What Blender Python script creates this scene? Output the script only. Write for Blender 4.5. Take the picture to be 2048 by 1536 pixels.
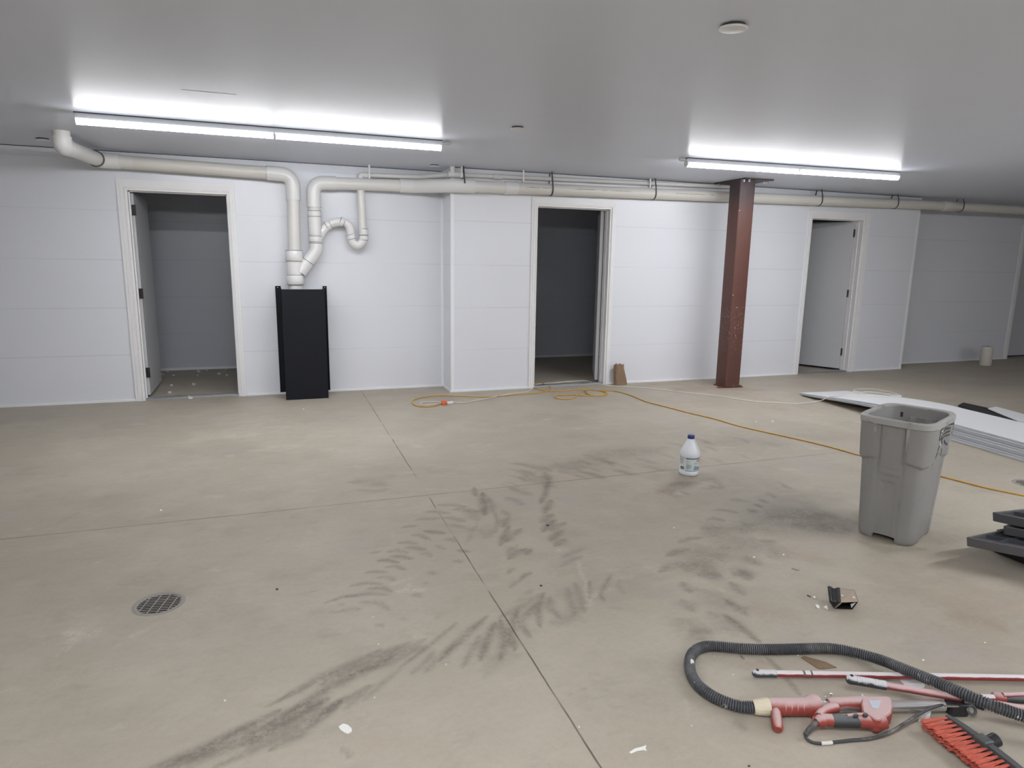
import bpy, bmesh, math, random
import numpy as np
from mathutils import Vector, Matrix
random.seed(7)
R_ = np.random.RandomState(11)
PI = math.pi
for o in list(bpy.data.objects): bpy.data.objects.remove(o)
SC = bpy.context.scene
COL = SC.collection

# ------------------------------------------------------------------ camera
FPX, PITCH, ROLL, YAW, CAMH = 1308.12, 0.1836, 0.0156, 0.3415, 1.4119
_fw = Vector((math.sin(YAW)*math.cos(PITCH), math.cos(YAW)*math.cos(PITCH), -math.sin(PITCH)))
_rt = Vector((math.cos(YAW), -math.sin(YAW), 0)); _up = _rt.cross(_fw)
RT = math.cos(ROLL)*_rt + math.sin(ROLL)*_up
UP = -math.sin(ROLL)*_rt + math.cos(ROLL)*_up
CAM = Vector((0, 0, CAMH))
cd = bpy.data.cameras.new('camera'); cam = bpy.data.objects.new('camera', cd); COL.objects.link(cam)
cd.sensor_width = 36; cd.lens = FPX/2048*36; cd.clip_start = .05; cd.clip_end = 100
m = Matrix((RT, UP, -_fw)).transposed().to_4x4(); m.translation = CAM; cam.matrix_world = m
SC.camera = cam
def at(px, py, val=0.0, axis=2):
    """point of the place seen at pixel px,py lying on the plane <axis> = val"""
    d = (px-1024)/FPX*RT - (py-768)/FPX*UP + _fw
    return CAM + d*((val-CAM[axis])/d[axis])

# ------------------------------------------------------------------ world, exposure
w = bpy.data.worlds.new('world'); SC.world = w; w.use_nodes = True
w.node_tree.nodes['Background'].inputs[0].default_value = (.05, .055, .06, 1)
w.node_tree.nodes['Background'].inputs[1].default_value = .2
SC.view_settings.view_transform = 'Standard'; SC.view_settings.look = 'None'
SC.view_settings.gamma = 1; SC.view_settings.use_curve_mapping = False
SC.view_settings.exposure = 0.50
TUBE = 113.0          # radiance of the LED tubes
TUBE_COL = (.95, .965, 1.0)
H = 2.373            # ceiling
YA, YB = 7.237, 6.864   # planes of the back wall: left / right stretch, and the bumped out stretch
XB0, XB1 = 1.733, 8.335 # ends of the bumped out stretch
UNIT, Z0 = .457, .008

# ------------------------------------------------------------------ materials
class NT:
    def __init__(s, name):
        s.m = bpy.data.materials.new(name); s.m.use_nodes = True; s.t = s.m.node_tree
        s.b = s.t.nodes['Principled BSDF']
    def n(s, typ, **kw):
        nd = s.t.nodes.new(typ)
        for k, v in kw.items():
            if k.startswith('i_'):
                key = k[2:]; key = int(key) if key.isdigit() else key
                nd.inputs[key].default_value = v
            else: setattr(nd, k, v)
        return nd
    def l(s, a, b): s.t.links.new(a, b)
    def math(s, op, a, b=None, c=None, clamp=False):
        nd = s.n('ShaderNodeMath', operation=op, use_clamp=clamp)
        for i, v in enumerate((a, b, c)):
            if v is None: continue
            if isinstance(v, (int, float)): nd.inputs[i].default_value = v
            else: s.l(v, nd.inputs[i])
        return nd.outputs[0]
    def mix(s, fac, a, b):
        nd = s.n('ShaderNodeMix', data_type='RGBA')
        for sock, v in ((nd.inputs[0], fac), (nd.inputs[6], a), (nd.inputs[7], b)):
            if isinstance(v, (int, float)): sock.default_value = v
            elif isinstance(v, tuple): sock.default_value = v if len(v) == 4 else (*v, 1)
            else: s.l(v, sock)
        return nd.outputs[2]
    def noise(s, scale, detail=3, rough=.5, vec=None, out=0):
        nd = s.n('ShaderNodeTexNoise'); nd.inputs['Scale'].default_value = scale
        nd.inputs['Detail'].default_value = detail; nd.inputs['Roughness'].default_value = rough
        if vec is not None: s.l(vec, nd.inputs['Vector'])
        return nd.outputs[out]
    def ramp(s, v, a, b):   # smoothstep a..b
        nd = s.n('ShaderNodeMapRange', interpolation_type='SMOOTHSTEP'); s.l(v, nd.inputs[0])
        nd.inputs[1].default_value = a; nd.inputs[2].default_value = b; return nd.outputs[0]
    def coord(s, scale=(1, 1, 1), kind='Object'):
        tc = s.n('ShaderNodeTexCoord'); mp = s.n('ShaderNodeMapping'); mp.inputs['Scale'].default_value = scale
        s.l(tc.outputs[kind], mp.inputs[0]); return mp.outputs[0]
    def bump(s, h, strength=.3, dist=.01):
        nd = s.n('ShaderNodeBump'); nd.inputs['Strength'].default_value = strength
        nd.inputs['Distance'].default_value = dist; s.l(h, nd.inputs['Height']); s.l(nd.outputs[0], s.b.inputs['Normal'])
def col(c): return (*c, 1)
def plain(name, c, rough=.5, metal=0, var=.06, nscale=12, bump=0, bscale=60, spec=.5, dirt=None, dirt_scale=6, dirt_lo=.5, dirt_hi=.7):
    t = NT(name); b = t.b
    v = t.coord(); nz = t.noise(nscale, 4, .55, v)
    c2 = tuple(max(0, x*(1-var)) for x in c); c1 = tuple(min(1, x*(1+var)) for x in c)
    out = t.mix(nz, c2, c1)
    if dirt:
        out = t.mix(t.ramp(t.noise(dirt_scale, 5, .65, v), dirt_lo, dirt_hi), out, dirt)
    t.l(out, b.inputs['Base Color'])
    b.inputs['Roughness'].default_value = rough; b.inputs['Metallic'].default_value = metal
    b.inputs['Specular IOR Level'].default_value = spec
    if bump: t.bump(t.noise(bscale, 4, .6, v), bump, .004)
    return t.m
M = {}
def panel_mat(name, base, rough, seam=True, wav=.04):
    t = NT(name); b = t.b; v = t.coord()
    sep = t.n('ShaderNodeSeparateXYZ'); t.l(v, sep.inputs[0])
    nz = t.noise(1.3, 3, .5, v)
    c = t.mix(nz, tuple(x*.975 for x in base), tuple(min(1, x*1.02) for x in base))
    wv = t.noise(3.0, 3, .5, t.coord((.35, .35, 5)))
    if seam:
        z = t.math('MULTIPLY_ADD', sep.outputs[2], 1/UNIT, -Z0/UNIT)
        fr = t.math('ABSOLUTE', t.math('SUBTRACT', t.math('FRACT', t.math('ADD', z, .5)), .5))
        line = t.math('SUBTRACT', 1.0, t.ramp(fr, .003, .010))
        fade = t.ramp(t.noise(.9, 2, .5, v), .30, .62)
        line2 = t.math('MULTIPLY', line, t.math('MULTIPLY_ADD', fade, .30, .03))
        c = t.mix(line2, c, tuple(x*.45 for x in base))
        hgt = t.math('SUBTRACT', t.math('MULTIPLY', wv, .45), t.math('MULTIPLY', line2, 1.2))
        t.bump(hgt, wav*2.2, .004)
    else:
        t.bump(wv, wav, .01)
    t.l(c, b.inputs['Base Color']); b.inputs['Roughness'].default_value = rough
    return t.m
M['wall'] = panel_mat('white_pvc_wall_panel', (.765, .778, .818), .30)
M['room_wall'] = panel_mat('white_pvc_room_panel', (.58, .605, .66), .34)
def ceiling_mat():
    t = NT('white_pvc_ceiling'); b = t.b
    v = t.coord((1.0, 5.0, 1)); v2 = t.coord((.5, 2.2, 1))
    n1 = t.noise(1.6, 4, .6, v2); n2 = t.noise(7, 4, .55, v)
    c = t.mix(n1, (.70, .735, .825), (.725, .76, .85)); t.l(c, b.inputs['Base Color'])
    b.inputs['Roughness'].default_value = .33; b.inputs['Specular IOR Level'].default_value = .045
    t.bump(n2, .03, .01)
    return t.m
M['ceiling'] = ceiling_mat()
M['trim'] = plain('white_trim', (.86, .865, .88), .35, var=.02)
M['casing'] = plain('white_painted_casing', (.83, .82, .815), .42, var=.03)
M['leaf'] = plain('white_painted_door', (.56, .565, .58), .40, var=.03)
M['hinge'] = plain('dark_bronze_hinge', (.045, .043, .045), .45, .5)
M['threshold'] = plain('brushed_aluminium', (.50, .50, .51), .38, .85, var=.1, nscale=60)
M['pvc'] = plain('white_pvc_pipe', (.74, .725, .69), .28, var=.03, nscale=6)
M['pvc_fit'] = plain('white_pvc_fitting', (.78, .77, .755), .22, var=.02)
def old_pvc():
    t = NT('cream_pvc_pipe_scuffed'); b = t.b; v = t.coord((1, 1, 1))
    c = t.mix(t.noise(5, 4, .5, v), (.64, .615, .56), (.70, .675, .62))
    sc = t.noise(16, 5, .7, t.coord((.35, 3, 3)))
    c = t.mix(t.math('MULTIPLY', t.ramp(sc, .66, .76), .5), c, (.42, .36, .26)); t.l(c, b.inputs['Base Color'])
    b.inputs['Roughness'].default_value = .38; return t.m
M['old_pvc'] = old_pvc()
M['primer'] = plain('dark_glue_line', (.09, .08, .07), .5)
M['print'] = plain('dark_pipe_print', (.14, .11, .08), .6)
M['strap'] = plain('black_strap', (.055, .055, .06), .5)
M['clip'] = plain('white_plastic_clip', (.80, .80, .80), .3, var=.02)
M['black_metal'] = plain('black_coated_metal', (.0085, .0095, .014), .55, .0, var=.1, nscale=5, spec=.25)
M['housing'] = plain('light_fixture_housing', (.70, .72, .74), .35, var=.02)
def tube_mat(k=1):
    t = NT('lit_led_tube'); b = t.b
    b.inputs['Base Color'].default_value = (.9, .9, .9, 1)
    b.inputs['Emission Color'].default_value = col(TUBE_COL); 
    # a diffuser over down-facing diodes: brightest straight down, weaker from its sides
    g = t.n('ShaderNodeNewGeometry'); sp = t.n('ShaderNodeSeparateXYZ'); t.l(g.outputs['Normal'], sp.inputs[0])
    dn = t.math('MAXIMUM', t.math('MULTIPLY', sp.outputs[2], -1), 0)
    t.l(t.math('MULTIPLY', t.math('MULTIPLY_ADD', t.math('POWER', dn, 2.2), .978, .022), TUBE*k), b.inputs['Emission Strength'])
    return t.m
M['tube'] = tube_mat(); M['tube_unseen'] = tube_mat(1.68)   # brighter tubes for the unseen fixtures added behind the viewer
def rust_steel():
    t = NT('red_primed_steel'); b = t.b; v = t.coord()
    sep = t.n('ShaderNodeSeparateXYZ'); t.l(v, sep.inputs[0])
    c = t.mix(t.noise(7, 5, .6, v), (.088, .034, .025), (.125, .050, .036))
    drip = t.noise(9, 4, .6, t.coord((3, 3, .5)))
    c = t.mix(t.math('MULTIPLY', t.ramp(drip, .55, .75), .6), c, (.075, .035, .030))
    # dark grease around the top plate (z local, base at 0)
    top = t.math('MULTIPLY', t.ramp(t.math('ADD', sep.outputs[2], t.math('MULTIPLY', drip, .35)), 2.15, 2.42), .8)
    c = t.mix(top, c, (.035, .028, .032))
    # scraped chips, lower middle
    band = t.math('MULTIPLY', t.ramp(sep.outputs[2], .30, .62), t.math('SUBTRACT', 1, t.ramp(sep.outputs[2], .86, 1.0)))
    chip = t.math('MULTIPLY', t.ramp(t.noise(95, 5, .7, t.coord((1, 1, .35))), .57, .66), band)
    c = t.mix(t.math('MULTIPLY', chip, .75), c, (.42, .33, .30))
    low = t.math('MULTIPLY', t.math('SUBTRACT', 1, t.ramp(sep.outputs[2], .02, .30)), t.ramp(t.noise(30, 5, .7, v), .58, .72))
    c = t.mix(t.math('MULTIPLY', low, .7), c, (.34, .22, .17))
    t.l(c, b.inputs['Base Color']); b.inputs['Roughness'].default_value = .48
    t.bump(t.noise(40, 5, .6, v), .15, .004); return t.m
M['rust'] = rust_steel()
M['bolt'] = plain('zinc_bolt', (.75, .75, .75), .25, .9)
M['grease'] = plain('dark_greased_plate', (.045, .034, .036), .5, .3)
def can_mat():
    t = NT('grey_scuffed_plastic'); b = t.b; v = t.coord()
    c = t.mix(t.noise(5, 5, .6, v), (.245, .238, .228), (.30, .292, .28))
    st = t.noise(12, 5, .65, t.coord((2, 2, .6)))
    c = t.mix(t.math('MULTIPLY', t.ramp(st, .58, .78), .35), c, (.15, .135, .11))
    c = t.mix(t.math('MULTIPLY', t.ramp(t.noise(60, 4, .7, t.coord((1, 1, .25))), .66, .76), .4), c, (.42, .41, .39))
    t.l(c, b.inputs['Base Color']); b.inputs['Roughness'].default_value = .55
    t.bump(t.noise(90, 3, .6, v), .06, .003); return t.m
M['can'] = can_mat()
M['can_rim'] = plain('grey_plastic_rim', (.36, .35, .335), .5, var=.08, dirt=(.22, .20, .18), dirt_scale=14)
M['dark_print'] = plain('worn_dark_print', (.06, .06, .06), .6)
M['white_print'] = plain('worn_white_print', (.55, .55, .54), .6)
M['jug'] = plain('white_hdpe', (.82, .84, .88), .28, var=.02)
M['jug_cap'] = plain('dark_blue_cap', (.018, .035, .20), .3)
M['lab_pale'] = plain('pale_green_label', (.60, .66, .64), .35, var=.05, nscale=8)
M['lab_white'] = plain('white_label', (.74, .76, .74), .35, var=.02)
M['lab_blue'] = plain('blue_ink', (.015, .06, .24), .35)
M['lab_teal'] = plain('teal_ink', (.07, .28, .42), .35)
M['lab_red'] = plain('red_ink', (.55, .04, .04), .35)
M['lab_yellow'] = plain('yellow_ink', (.75, .5, .08), .35)
M['lab_ink'] = plain('dark_ink', (.07, .09, .11), .5)
def hose_mat():
    t = NT('dusty_black_hose'); b = t.b; v = t.coord()
    g = t.n('ShaderNodeNewGeometry')
    c = t.mix(t.noise(30, 5, .6, v), (.025, .028, .034), (.055, .058, .066))
    c = t.mix(t.math('MULTIPLY', t.ramp(g.outputs['Pointiness'], .50, .60), t.ramp(t.noise(9, 4, .6, v), .3, .7)), c, (.20, .20, .20))
    c = t.mix(t.math('MULTIPLY', t.ramp(t.noise(14, 5, .65, v), .50, .75), .4), c, (.24, .23, .21))
    c = t.mix(t.ramp(t.noise(17, 5, .65, v), .63, .66), c, (.72, .71, .68))
    t.l(c, b.inputs['Base Color']); b.inputs['Roughness'].default_value = .5; return t.m
M['hose'] = hose_mat()
def dusty(name, c, dust, rough=.5, lo=.0, hi=.9, amt=.9, scale=14, nmix=.55):
    """plastic with plaster dust settled on its upward faces (world normal z) broken up by noise"""
    t = NT(name); b = t.b; v = t.coord()
    g = t.n('ShaderNodeNewGeometry'); s = t.n('ShaderNodeSeparateXYZ'); t.l(g.outputs['Normal'], s.inputs[0])
    nz = t.noise(scale, 5, .6, v)
    k = t.math('ADD', s.outputs[2], t.math('MULTIPLY', t.math('SUBTRACT', nz, .5), nmix*2))
    k = t.math('MULTIPLY', t.ramp(k, lo, hi), amt)
    base = t.mix(t.noise(25, 4, .6, v), tuple(x*.8 for x in c), c)
    t.l(t.mix(k, base, dust), b.inputs['Base Color']); b.inputs['Roughness'].default_value = rough; return t.m
M['red_plastic'] = dusty('red_plastic_dusty', (.33, .058, .042), (.58, .42, .41), .5, .45, 1.0, .95, 14, .35)
M['grip'] = dusty('black_rubber_dusty', (.045, .047, .052), (.16, .165, .17), .6, .2, 1.1, .8)
M['pole_red'] = dusty('red_pole_dusty', (.30, .045, .042), (.72, .68, .69), .4, .42, .62, .95, 13, .38)
M['pole_pink'] = dusty('pink_dusted_pole', (.30, .07, .065), (.60, .42, .42), .5, .05, .65, .95, 11, .4)
M['pole_grip'] = dusty('black_grip_plaster', (.06, .065, .07), (.66, .66, .68), .6, .15, .6, .9, 40, .7)
M['chrome'] = plain('dusty_chrome_tube', (.62, .61, .60), .22, .8, var=.15, nscale=9)
M['tape'] = plain('cream_masking_tape', (.66, .59, .44), .7, bump=.4, bscale=40)
M['cable'] = plain('black_cable', (.05, .05, .055), .5, var=.3, dirt=(.25, .23, .21), dirt_scale=9)
M['plate'] = plain('faded_label', (.50, .54, .60), .4)
def bristle_mat():
    t = NT('orange_red_bristles'); b = t.b; v = t.coord()
    c = t.mix(t.noise(60, 4, .6, v), (.40, .058, .032), (.62, .15, .10)); t.l(c, b.inputs['Base Color'])
    b.inputs['Roughness'].default_value = .6; t.bump(t.noise(220, 3, .6, v), .5, .004); return t.m
M['bristle'] = bristle_mat()
M['brush_body'] = plain('dark_grey_plastic', (.075, .078, .08), .5, var=.2, dirt=(.20, .19, .175), dirt_scale=10)
M['black_plastic'] = plain('black_plastic', (.018, .018, .02), .45, var=.2)
M['tray'] = plain('dark_grey_tray', (.085, .084, .088), .42, var=.15)
M['tray_in'] = plain('dark_tray_inside', (.06, .064, .075), .38, var=.2)
M['sheet'] = plain('white_pvc_sheet', (.74, .74, .745), .35, var=.02)
M['sheet_edge'] = plain('white_tongue_edge', (.70, .74, .79), .3, var=.08, nscale=40)
M['felt'] = plain('black_strip', (.012, .011, .013), .7)
M['yellow_cord'] = plain('yellow_cord', (.60, .34, .06), .45, var=.12)
M['white_cord'] = plain('white_cord', (.68, .66, .61), .45, var=.05)
M['orange_plug'] = plain('orange_plug', (.80, .16, .05), .45)
M['paper'] = plain('brown_paper', (.27, .175, .11), .8, var=.15, bump=.5, bscale=30)
M['roll'] = plain('cream_paper_roll', (.64, .60, .54), .8, var=.04)
M['flake'] = plain('white_plaster', (.80, .79, .76), .7, var=.05)
M['dk'] = plain('dark_debris', (.04, .035, .03), .7)
M['rust_flake'] = plain('brown_board', (.20, .135, .085), .75, var=.25, nscale=25)
M['carton'] = plain('drab_carton', (.36, .29, .225), .7, var=.06)
M['gloss_black'] = plain('glossy_black_tape', (.025, .025, .027), .22, var=.2)
M['cast'] = plain('worn_cast_iron', (.30, .275, .25), .7, .1, var=.25, nscale=60)
M['pit'] = plain('dark_pit', (.012, .010, .014), .9)
M['cover'] = plain('white_ceiling_cover', (.72, .72, .72), .4, var=.02)
M['shadow_gap'] = plain('dark_gap', (.05, .05, .05), .8)

def floor_mat():
    t = NT('stained_concrete'); b = t.b; v = t.coord()
    sep = t.n('ShaderNodeSeparateXYZ'); t.l(v, sep.inputs[0]); X, Y = sep.outputs[0], sep.outputs[1]
    big = t.noise(.55, 4, .55, v); mid = t.noise(2.4, 6, .62, v); fine = t.noise(38, 5, .65, v); grain = t.noise(170, 3, .6, v)
    c = t.mix(t.ramp(big, .3, .7), (.365, .328, .272), (.425, .388, .330))
    c = t.mix(t.math('MULTIPLY', t.ramp(mid, .42, .68), .55), c, (.475, .438, .378))
    c = t.mix(t.math('MULTIPLY', t.ramp(t.noise(1.1, 6, .65, t.coord((1, 1.2, 1))), .50, .68), .5), c, (.30, .272, .235))
    c = t.mix(t.math('MULTIPLY', t.ramp(t.noise(.9, 5, .6, t.coord((1.1, 1, 4))), .56, .70), .45), c, (.385, .355, .36))
    c = t.mix(t.math('MULTIPLY', t.ramp(t.noise(6.5, 6, .7, t.coord((.8, 1.3, 2))), .50, .72), .38), c, (.30, .272, .225))
    c = t.mix(t.math('MULTIPLY', t.ramp(t.noise(5, 6, .7, t.coord((.7, 1.5, 7))), .54, .74), .40), c, (.50, .465, .40))
    c = t.mix(t.math('MULTIPLY', t.ramp(t.noise(.8, 3, .5, t.coord((1, 1, 9))), .58, .70), .25), c, (.39, .30, .245))
    c = t.mix(t.math('MULTIPLY', t.ramp(fine, .35, .75), .22), c, (.30, .27, .225))
    c = t.mix(t.math('MULTIPLY', t.ramp(grain, .3, .8), .14), c, (.52, .49, .43))
    # small pale trowel chips, scattered
    chip = t.math('MULTIPLY', t.ramp(t.noise(20, 5, .7, t.coord((.55, 1.2, 1))), .655, .72), t.ramp(t.noise(1.7, 3, .5, v), .5, .66))
    c = t.mix(t.math('MULTIPLY', chip, .55), c, (.58, .55, .48))
    at_ = t.n('ShaderNodeAttribute'); at_.attribute_name = 'marks'; am = t.n('ShaderNodeSeparateColor'); t.l(at_.outputs['Color'], am.inputs[0])
    fn = t.math('ADD', t.math('MULTIPLY', t.noise(55, 5, .7, v), .55), t.math('MULTIPLY', t.noise(11, 4, .6, v), .45))
    def brk(a, lo, hi, k):
        s = t.math('MULTIPLY', a, t.math('MULTIPLY_ADD', t.ramp(fn, lo, hi), 1-k, k)); return s
    c = t.mix(t.math('MULTIPLY', brk(am.outputs[1], .44, .58, .12), .85, clamp=True), c, (.60, .565, .50))
    c = t.mix(t.math('MULTIPLY', brk(am.outputs[0], .34, .60, .35), 1.0, clamp=True), c, (.122, .107, .094))
    c = t.mix(t.math('MULTIPLY', brk(am.outputs[2], .38, .6, .3), .9, clamp=True), c, (.25, .135, .075))
    # saw cut control joints
    def joint(p, wob, pos, wid):
        q = t.math('ADD', p, t.math('MULTIPLY', t.math('SUBTRACT', wob, .5), .012))
        d = t.math('ABSOLUTE', t.math('SUBTRACT', q, pos)); return t.math('SUBTRACT', 1, t.ramp(d, wid*.5, wid))
    wob = t.noise(2.5, 3, .6, v)
    j1 = joint(Y, wob, 3.770, .0042); j2 = joint(X, wob, .802, .0040); j3 = joint(X, wob, 4.985, .0038)
    j1 = t.math('MULTIPLY', j1, t.math('SUBTRACT', 1, t.ramp(X, 3.6, 4.4)))
    j3 = t.math('MULTIPLY', j3, t.math('MULTIPLY', t.ramp(Y, 2.6, 4.4), .6))
    jj = t.math('MAXIMUM', t.math('MAXIMUM', j1, j2), j3)
    jv = t.math('MULTIPLY_ADD', t.ramp(t.noise(3.2, 3, .6, v), .36, .62), .40, .45)
    pale = t.math('MULTIPLY', j2, t.math('SUBTRACT', 1, t.ramp(t.noise(1.9, 3, .6, v), .36, .44)))
    c = t.mix(t.math('MULTIPLY', jj, jv), c, t.mix(pale, (.060, .054, .045), (.40, .36, .29)))
    c = t.mix(1.0, c, (1.01, .985, .935)); c.node.blend_type = 'MULTIPLY'
    t.l(c, b.inputs['Base Color'])
    r = t.math('MULTIPLY_ADD', mid, .18, .50); t.l(r, b.inputs['Roughness']); b.inputs['Specular IOR Level'].default_value = .4
    hg = t.math('SUBTRACT', t.math('ADD', t.math('MULTIPLY', fine, .5), t.math('MULTIPLY', mid, .8)), t.math('MULTIPLY', jj, 1.2))
    t.bump(hg, .14, .008); return t.m
M['floor'] = floor_mat()

# ------------------------------------------------------------------ mesh helpers
class MB:
    def __init__(s): s.v = []; s.f = []
    def add(s, vs, fs):
        o = len(s.v); s.v += [tuple(p) for p in vs]; s.f += [tuple(i+o for i in f) for f in fs]; return s
    def box(s, x0, x1, y0, y1, z0, z1):
        return s.add([(x, y, z) for z in (z0, z1) for y in (y0, y1) for x in (x0, x1)],
                     [(0, 2, 3, 1), (4, 5, 7, 6), (0, 1, 5, 4), (2, 6, 7, 3), (0, 4, 6, 2), (1, 3, 7, 5)])
    def obox(s, c, ax, ay, az, hx, hy, hz):
        """box with centre c, unit axes and half sizes"""
        c = Vector(c); vs = [c+ax*hx*i+ay*hy*j+az*hz*k for k in (-1, 1) for j in (-1, 1) for i in (-1, 1)]
        return s.add(vs, [(0, 2, 3, 1), (4, 5, 7, 6), (0, 1, 5, 4), (2, 6, 7, 3), (0, 4, 6, 2), (1, 3, 7, 5)])
    def prism(s, pts, z0, z1):
        """pts plan polygon counter clockwise"""
        n = len(pts); vs = [(p[0], p[1], z0) for p in pts]+[(p[0], p[1], z1) for p in pts]
        return s.add(vs, [tuple(reversed(range(n))), tuple(range(n, 2*n))]+[(i, (i+1) % n, n+(i+1) % n, n+i) for i in range(n)])
    def prismv(s, pts, d):
        """pts any planar 3d polygon, extruded along vector d"""
        n = len(pts); pts = [Vector(p) for p in pts]; d = Vector(d)
        return s.add(pts+[p+d for p in pts], [tuple(reversed(range(n))), tuple(range(n, 2*n))]+[(i, (i+1) % n, n+(i+1) % n, n+i) for i in range(n)])
    def tube(s, path, r, seg=16, cap=True, squash=1.0):
        path = [Vector(p) for p in path]; n = len(path)
        rad = r if hasattr(r, '__len__') else [r]*n
        T = [(path[min(i+1, n-1)]-path[max(i-1, 0)]).normalized() for i in range(n)]
        a = Vector((0, 0, 1)) if abs(T[0].z) < .9 else Vector((1, 0, 0))
        N = (a-T[0]*a.dot(T[0])).normalized(); vs = []
        for i in range(n):
            if i:
                ax = T[i-1].cross(T[i])
                if ax.length > 1e-7: N = Matrix.Rotation(T[i-1].angle(T[i]), 3, ax.normalized()) @ N
                N = (N-T[i]*N.dot(T[i])).normalized()
            B = T[i].cross(N)
            for k in range(seg):
                t = 2*PI*k/seg; vs.append(path[i]+(N*math.cos(t)*squash+B*math.sin(t))*rad[i])
        fs = [(i*seg+k, i*seg+(k+1) % seg, (i+1)*seg+(k+1) % seg, (i+1)*seg+k) for i in range(n-1) for k in range(seg)]
        if cap: fs += [tuple(reversed(range(seg))), tuple(range((n-1)*seg, n*seg))]
        return s.add(vs, fs)
    def lathe(s, prof, c=(0, 0, 0), seg=32, cap=True, sx=1, sy=1):
        vs = [(c[0]+r*math.cos(2*PI*k/seg)*sx, c[1]+r*math.sin(2*PI*k/seg)*sy, c[2]+z) for r, z in prof for k in range(seg)]
        n = len(prof)
        fs = [(i*seg+k, i*seg+(k+1) % seg, (i+1)*seg+(k+1) % seg, (i+1)*seg+k) for i in range(n-1) for k in range(seg)]
        if cap: fs += [tuple(reversed(range(seg))), tuple(range((n-1)*seg, n*seg))]
        return s.add(vs, fs)
    def ribbon(s, a, b, th):
        """a, b: two lists of points; thin strip with thickness vectors th[i]"""
        n = len(a); vs = []
        for i in range(n): vs += [a[i], b[i], Vector(b[i])+th[i], Vector(a[i])+th[i]]
        fs = [(4*i+k, 4*i+(k+1) % 4, 4*i+4+(k+1) % 4, 4*i+4+k) for i in range(n-1) for k in range(4)]
        fs += [(3, 2, 1, 0), tuple(range(4*n-4, 4*n))]
        return s.add(vs, fs)

def worldpos(o):
    p = Vector((0, 0, 0))
    while o: p += o.location; o = o.parent
    return p
def obj(name, mb, mat, parent=None, smooth=None, bevel=0, origin=None, bseg=2):
    me = bpy.data.meshes.new(name)
    if parent is not None: org = worldpos(parent)
    elif origin is not None: org = Vector(origin)
    else:
        a = np.array([tuple(p) for p in mb.v]); org = Vector(((a[:, 0].min()+a[:, 0].max())/2, (a[:, 1].min()+a[:, 1].max())/2, a[:, 2].min()))
    me.from_pydata([tuple(Vector(p)-org) for p in mb.v], [], mb.f)
    bm = bmesh.new(); bm.from_mesh(me); bmesh.ops.recalc_face_normals(bm, faces=bm.faces); bm.to_mesh(me); bm.free()
    me.materials.append(mat)
    if smooth:
        me.polygons.foreach_set('use_smooth', [True]*len(me.polygons)); me.set_sharp_from_angle(angle=math.radians(smooth))
    o = bpy.data.objects.new(name, me); COL.objects.link(o)
    if parent is not None: o.parent = parent
    else: o.location = org
    if bevel:
        bv = o.modifiers.new('bevel', 'BEVEL'); bv.width = bevel; bv.segments = bseg; bv.limit_method = 'ANGLE'; bv.angle_limit = math.radians(35)
    return o
def tag(o, label, cat, group=None):
    o['label'] = label; o['category'] = cat
    if group: o['group'] = group
    return o
def thing(name, loc, label, cat, group=None):
    o = bpy.data.objects.new(name, None); COL.objects.link(o); o.location = loc; o.empty_display_size = .1
    return tag(o, label, cat, group)
def struct(o, label=None):
    o['kind'] = 'structure'
    if label: o['label'] = label
    return o
def catmull(pts, step=.02, closed=False):
    P = [Vector(p) for p in pts]; out = []
    Q = [P[0]*2-P[1]]+P+[P[-1]*2-P[-2]]
    for i in range(1, len(Q)-2):
        p0, p1, p2, p3 = Q[i-1:i+3]; n = max(2, int((p2-p1).length/step))
        for k in range(n):
            t = k/n
            out.append(.5*((2*p1)+(p2-p0)*t+(2*p0-5*p1+4*p2-p3)*t*t+(3*p1-p0-3*p2+p3)*t*t*t))
    out.append(P[-1]); return out
def fillet(pts, rad, n=10):
    P = [Vector(p) for p in pts]; out = [P[0]]
    for i in range(1, len(P)-1):
        a = (P[i-1]-P[i]); b = (P[i+1]-P[i]); th = a.angle(b); r = rad if not hasattr(rad, '__len__') else rad[i-1]
        d = min(r/math.tan(th/2), a.length*.49, b.length*.49); a.normalize(); b.normalize()
        s, e = P[i]+a*d, P[i]+b*d
        for k in range(n+1):
            t = k/n; out.append((1-t)**2*s+2*t*(1-t)*P[i]+t*t*e)
    out.append(P[-1]); return out

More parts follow.
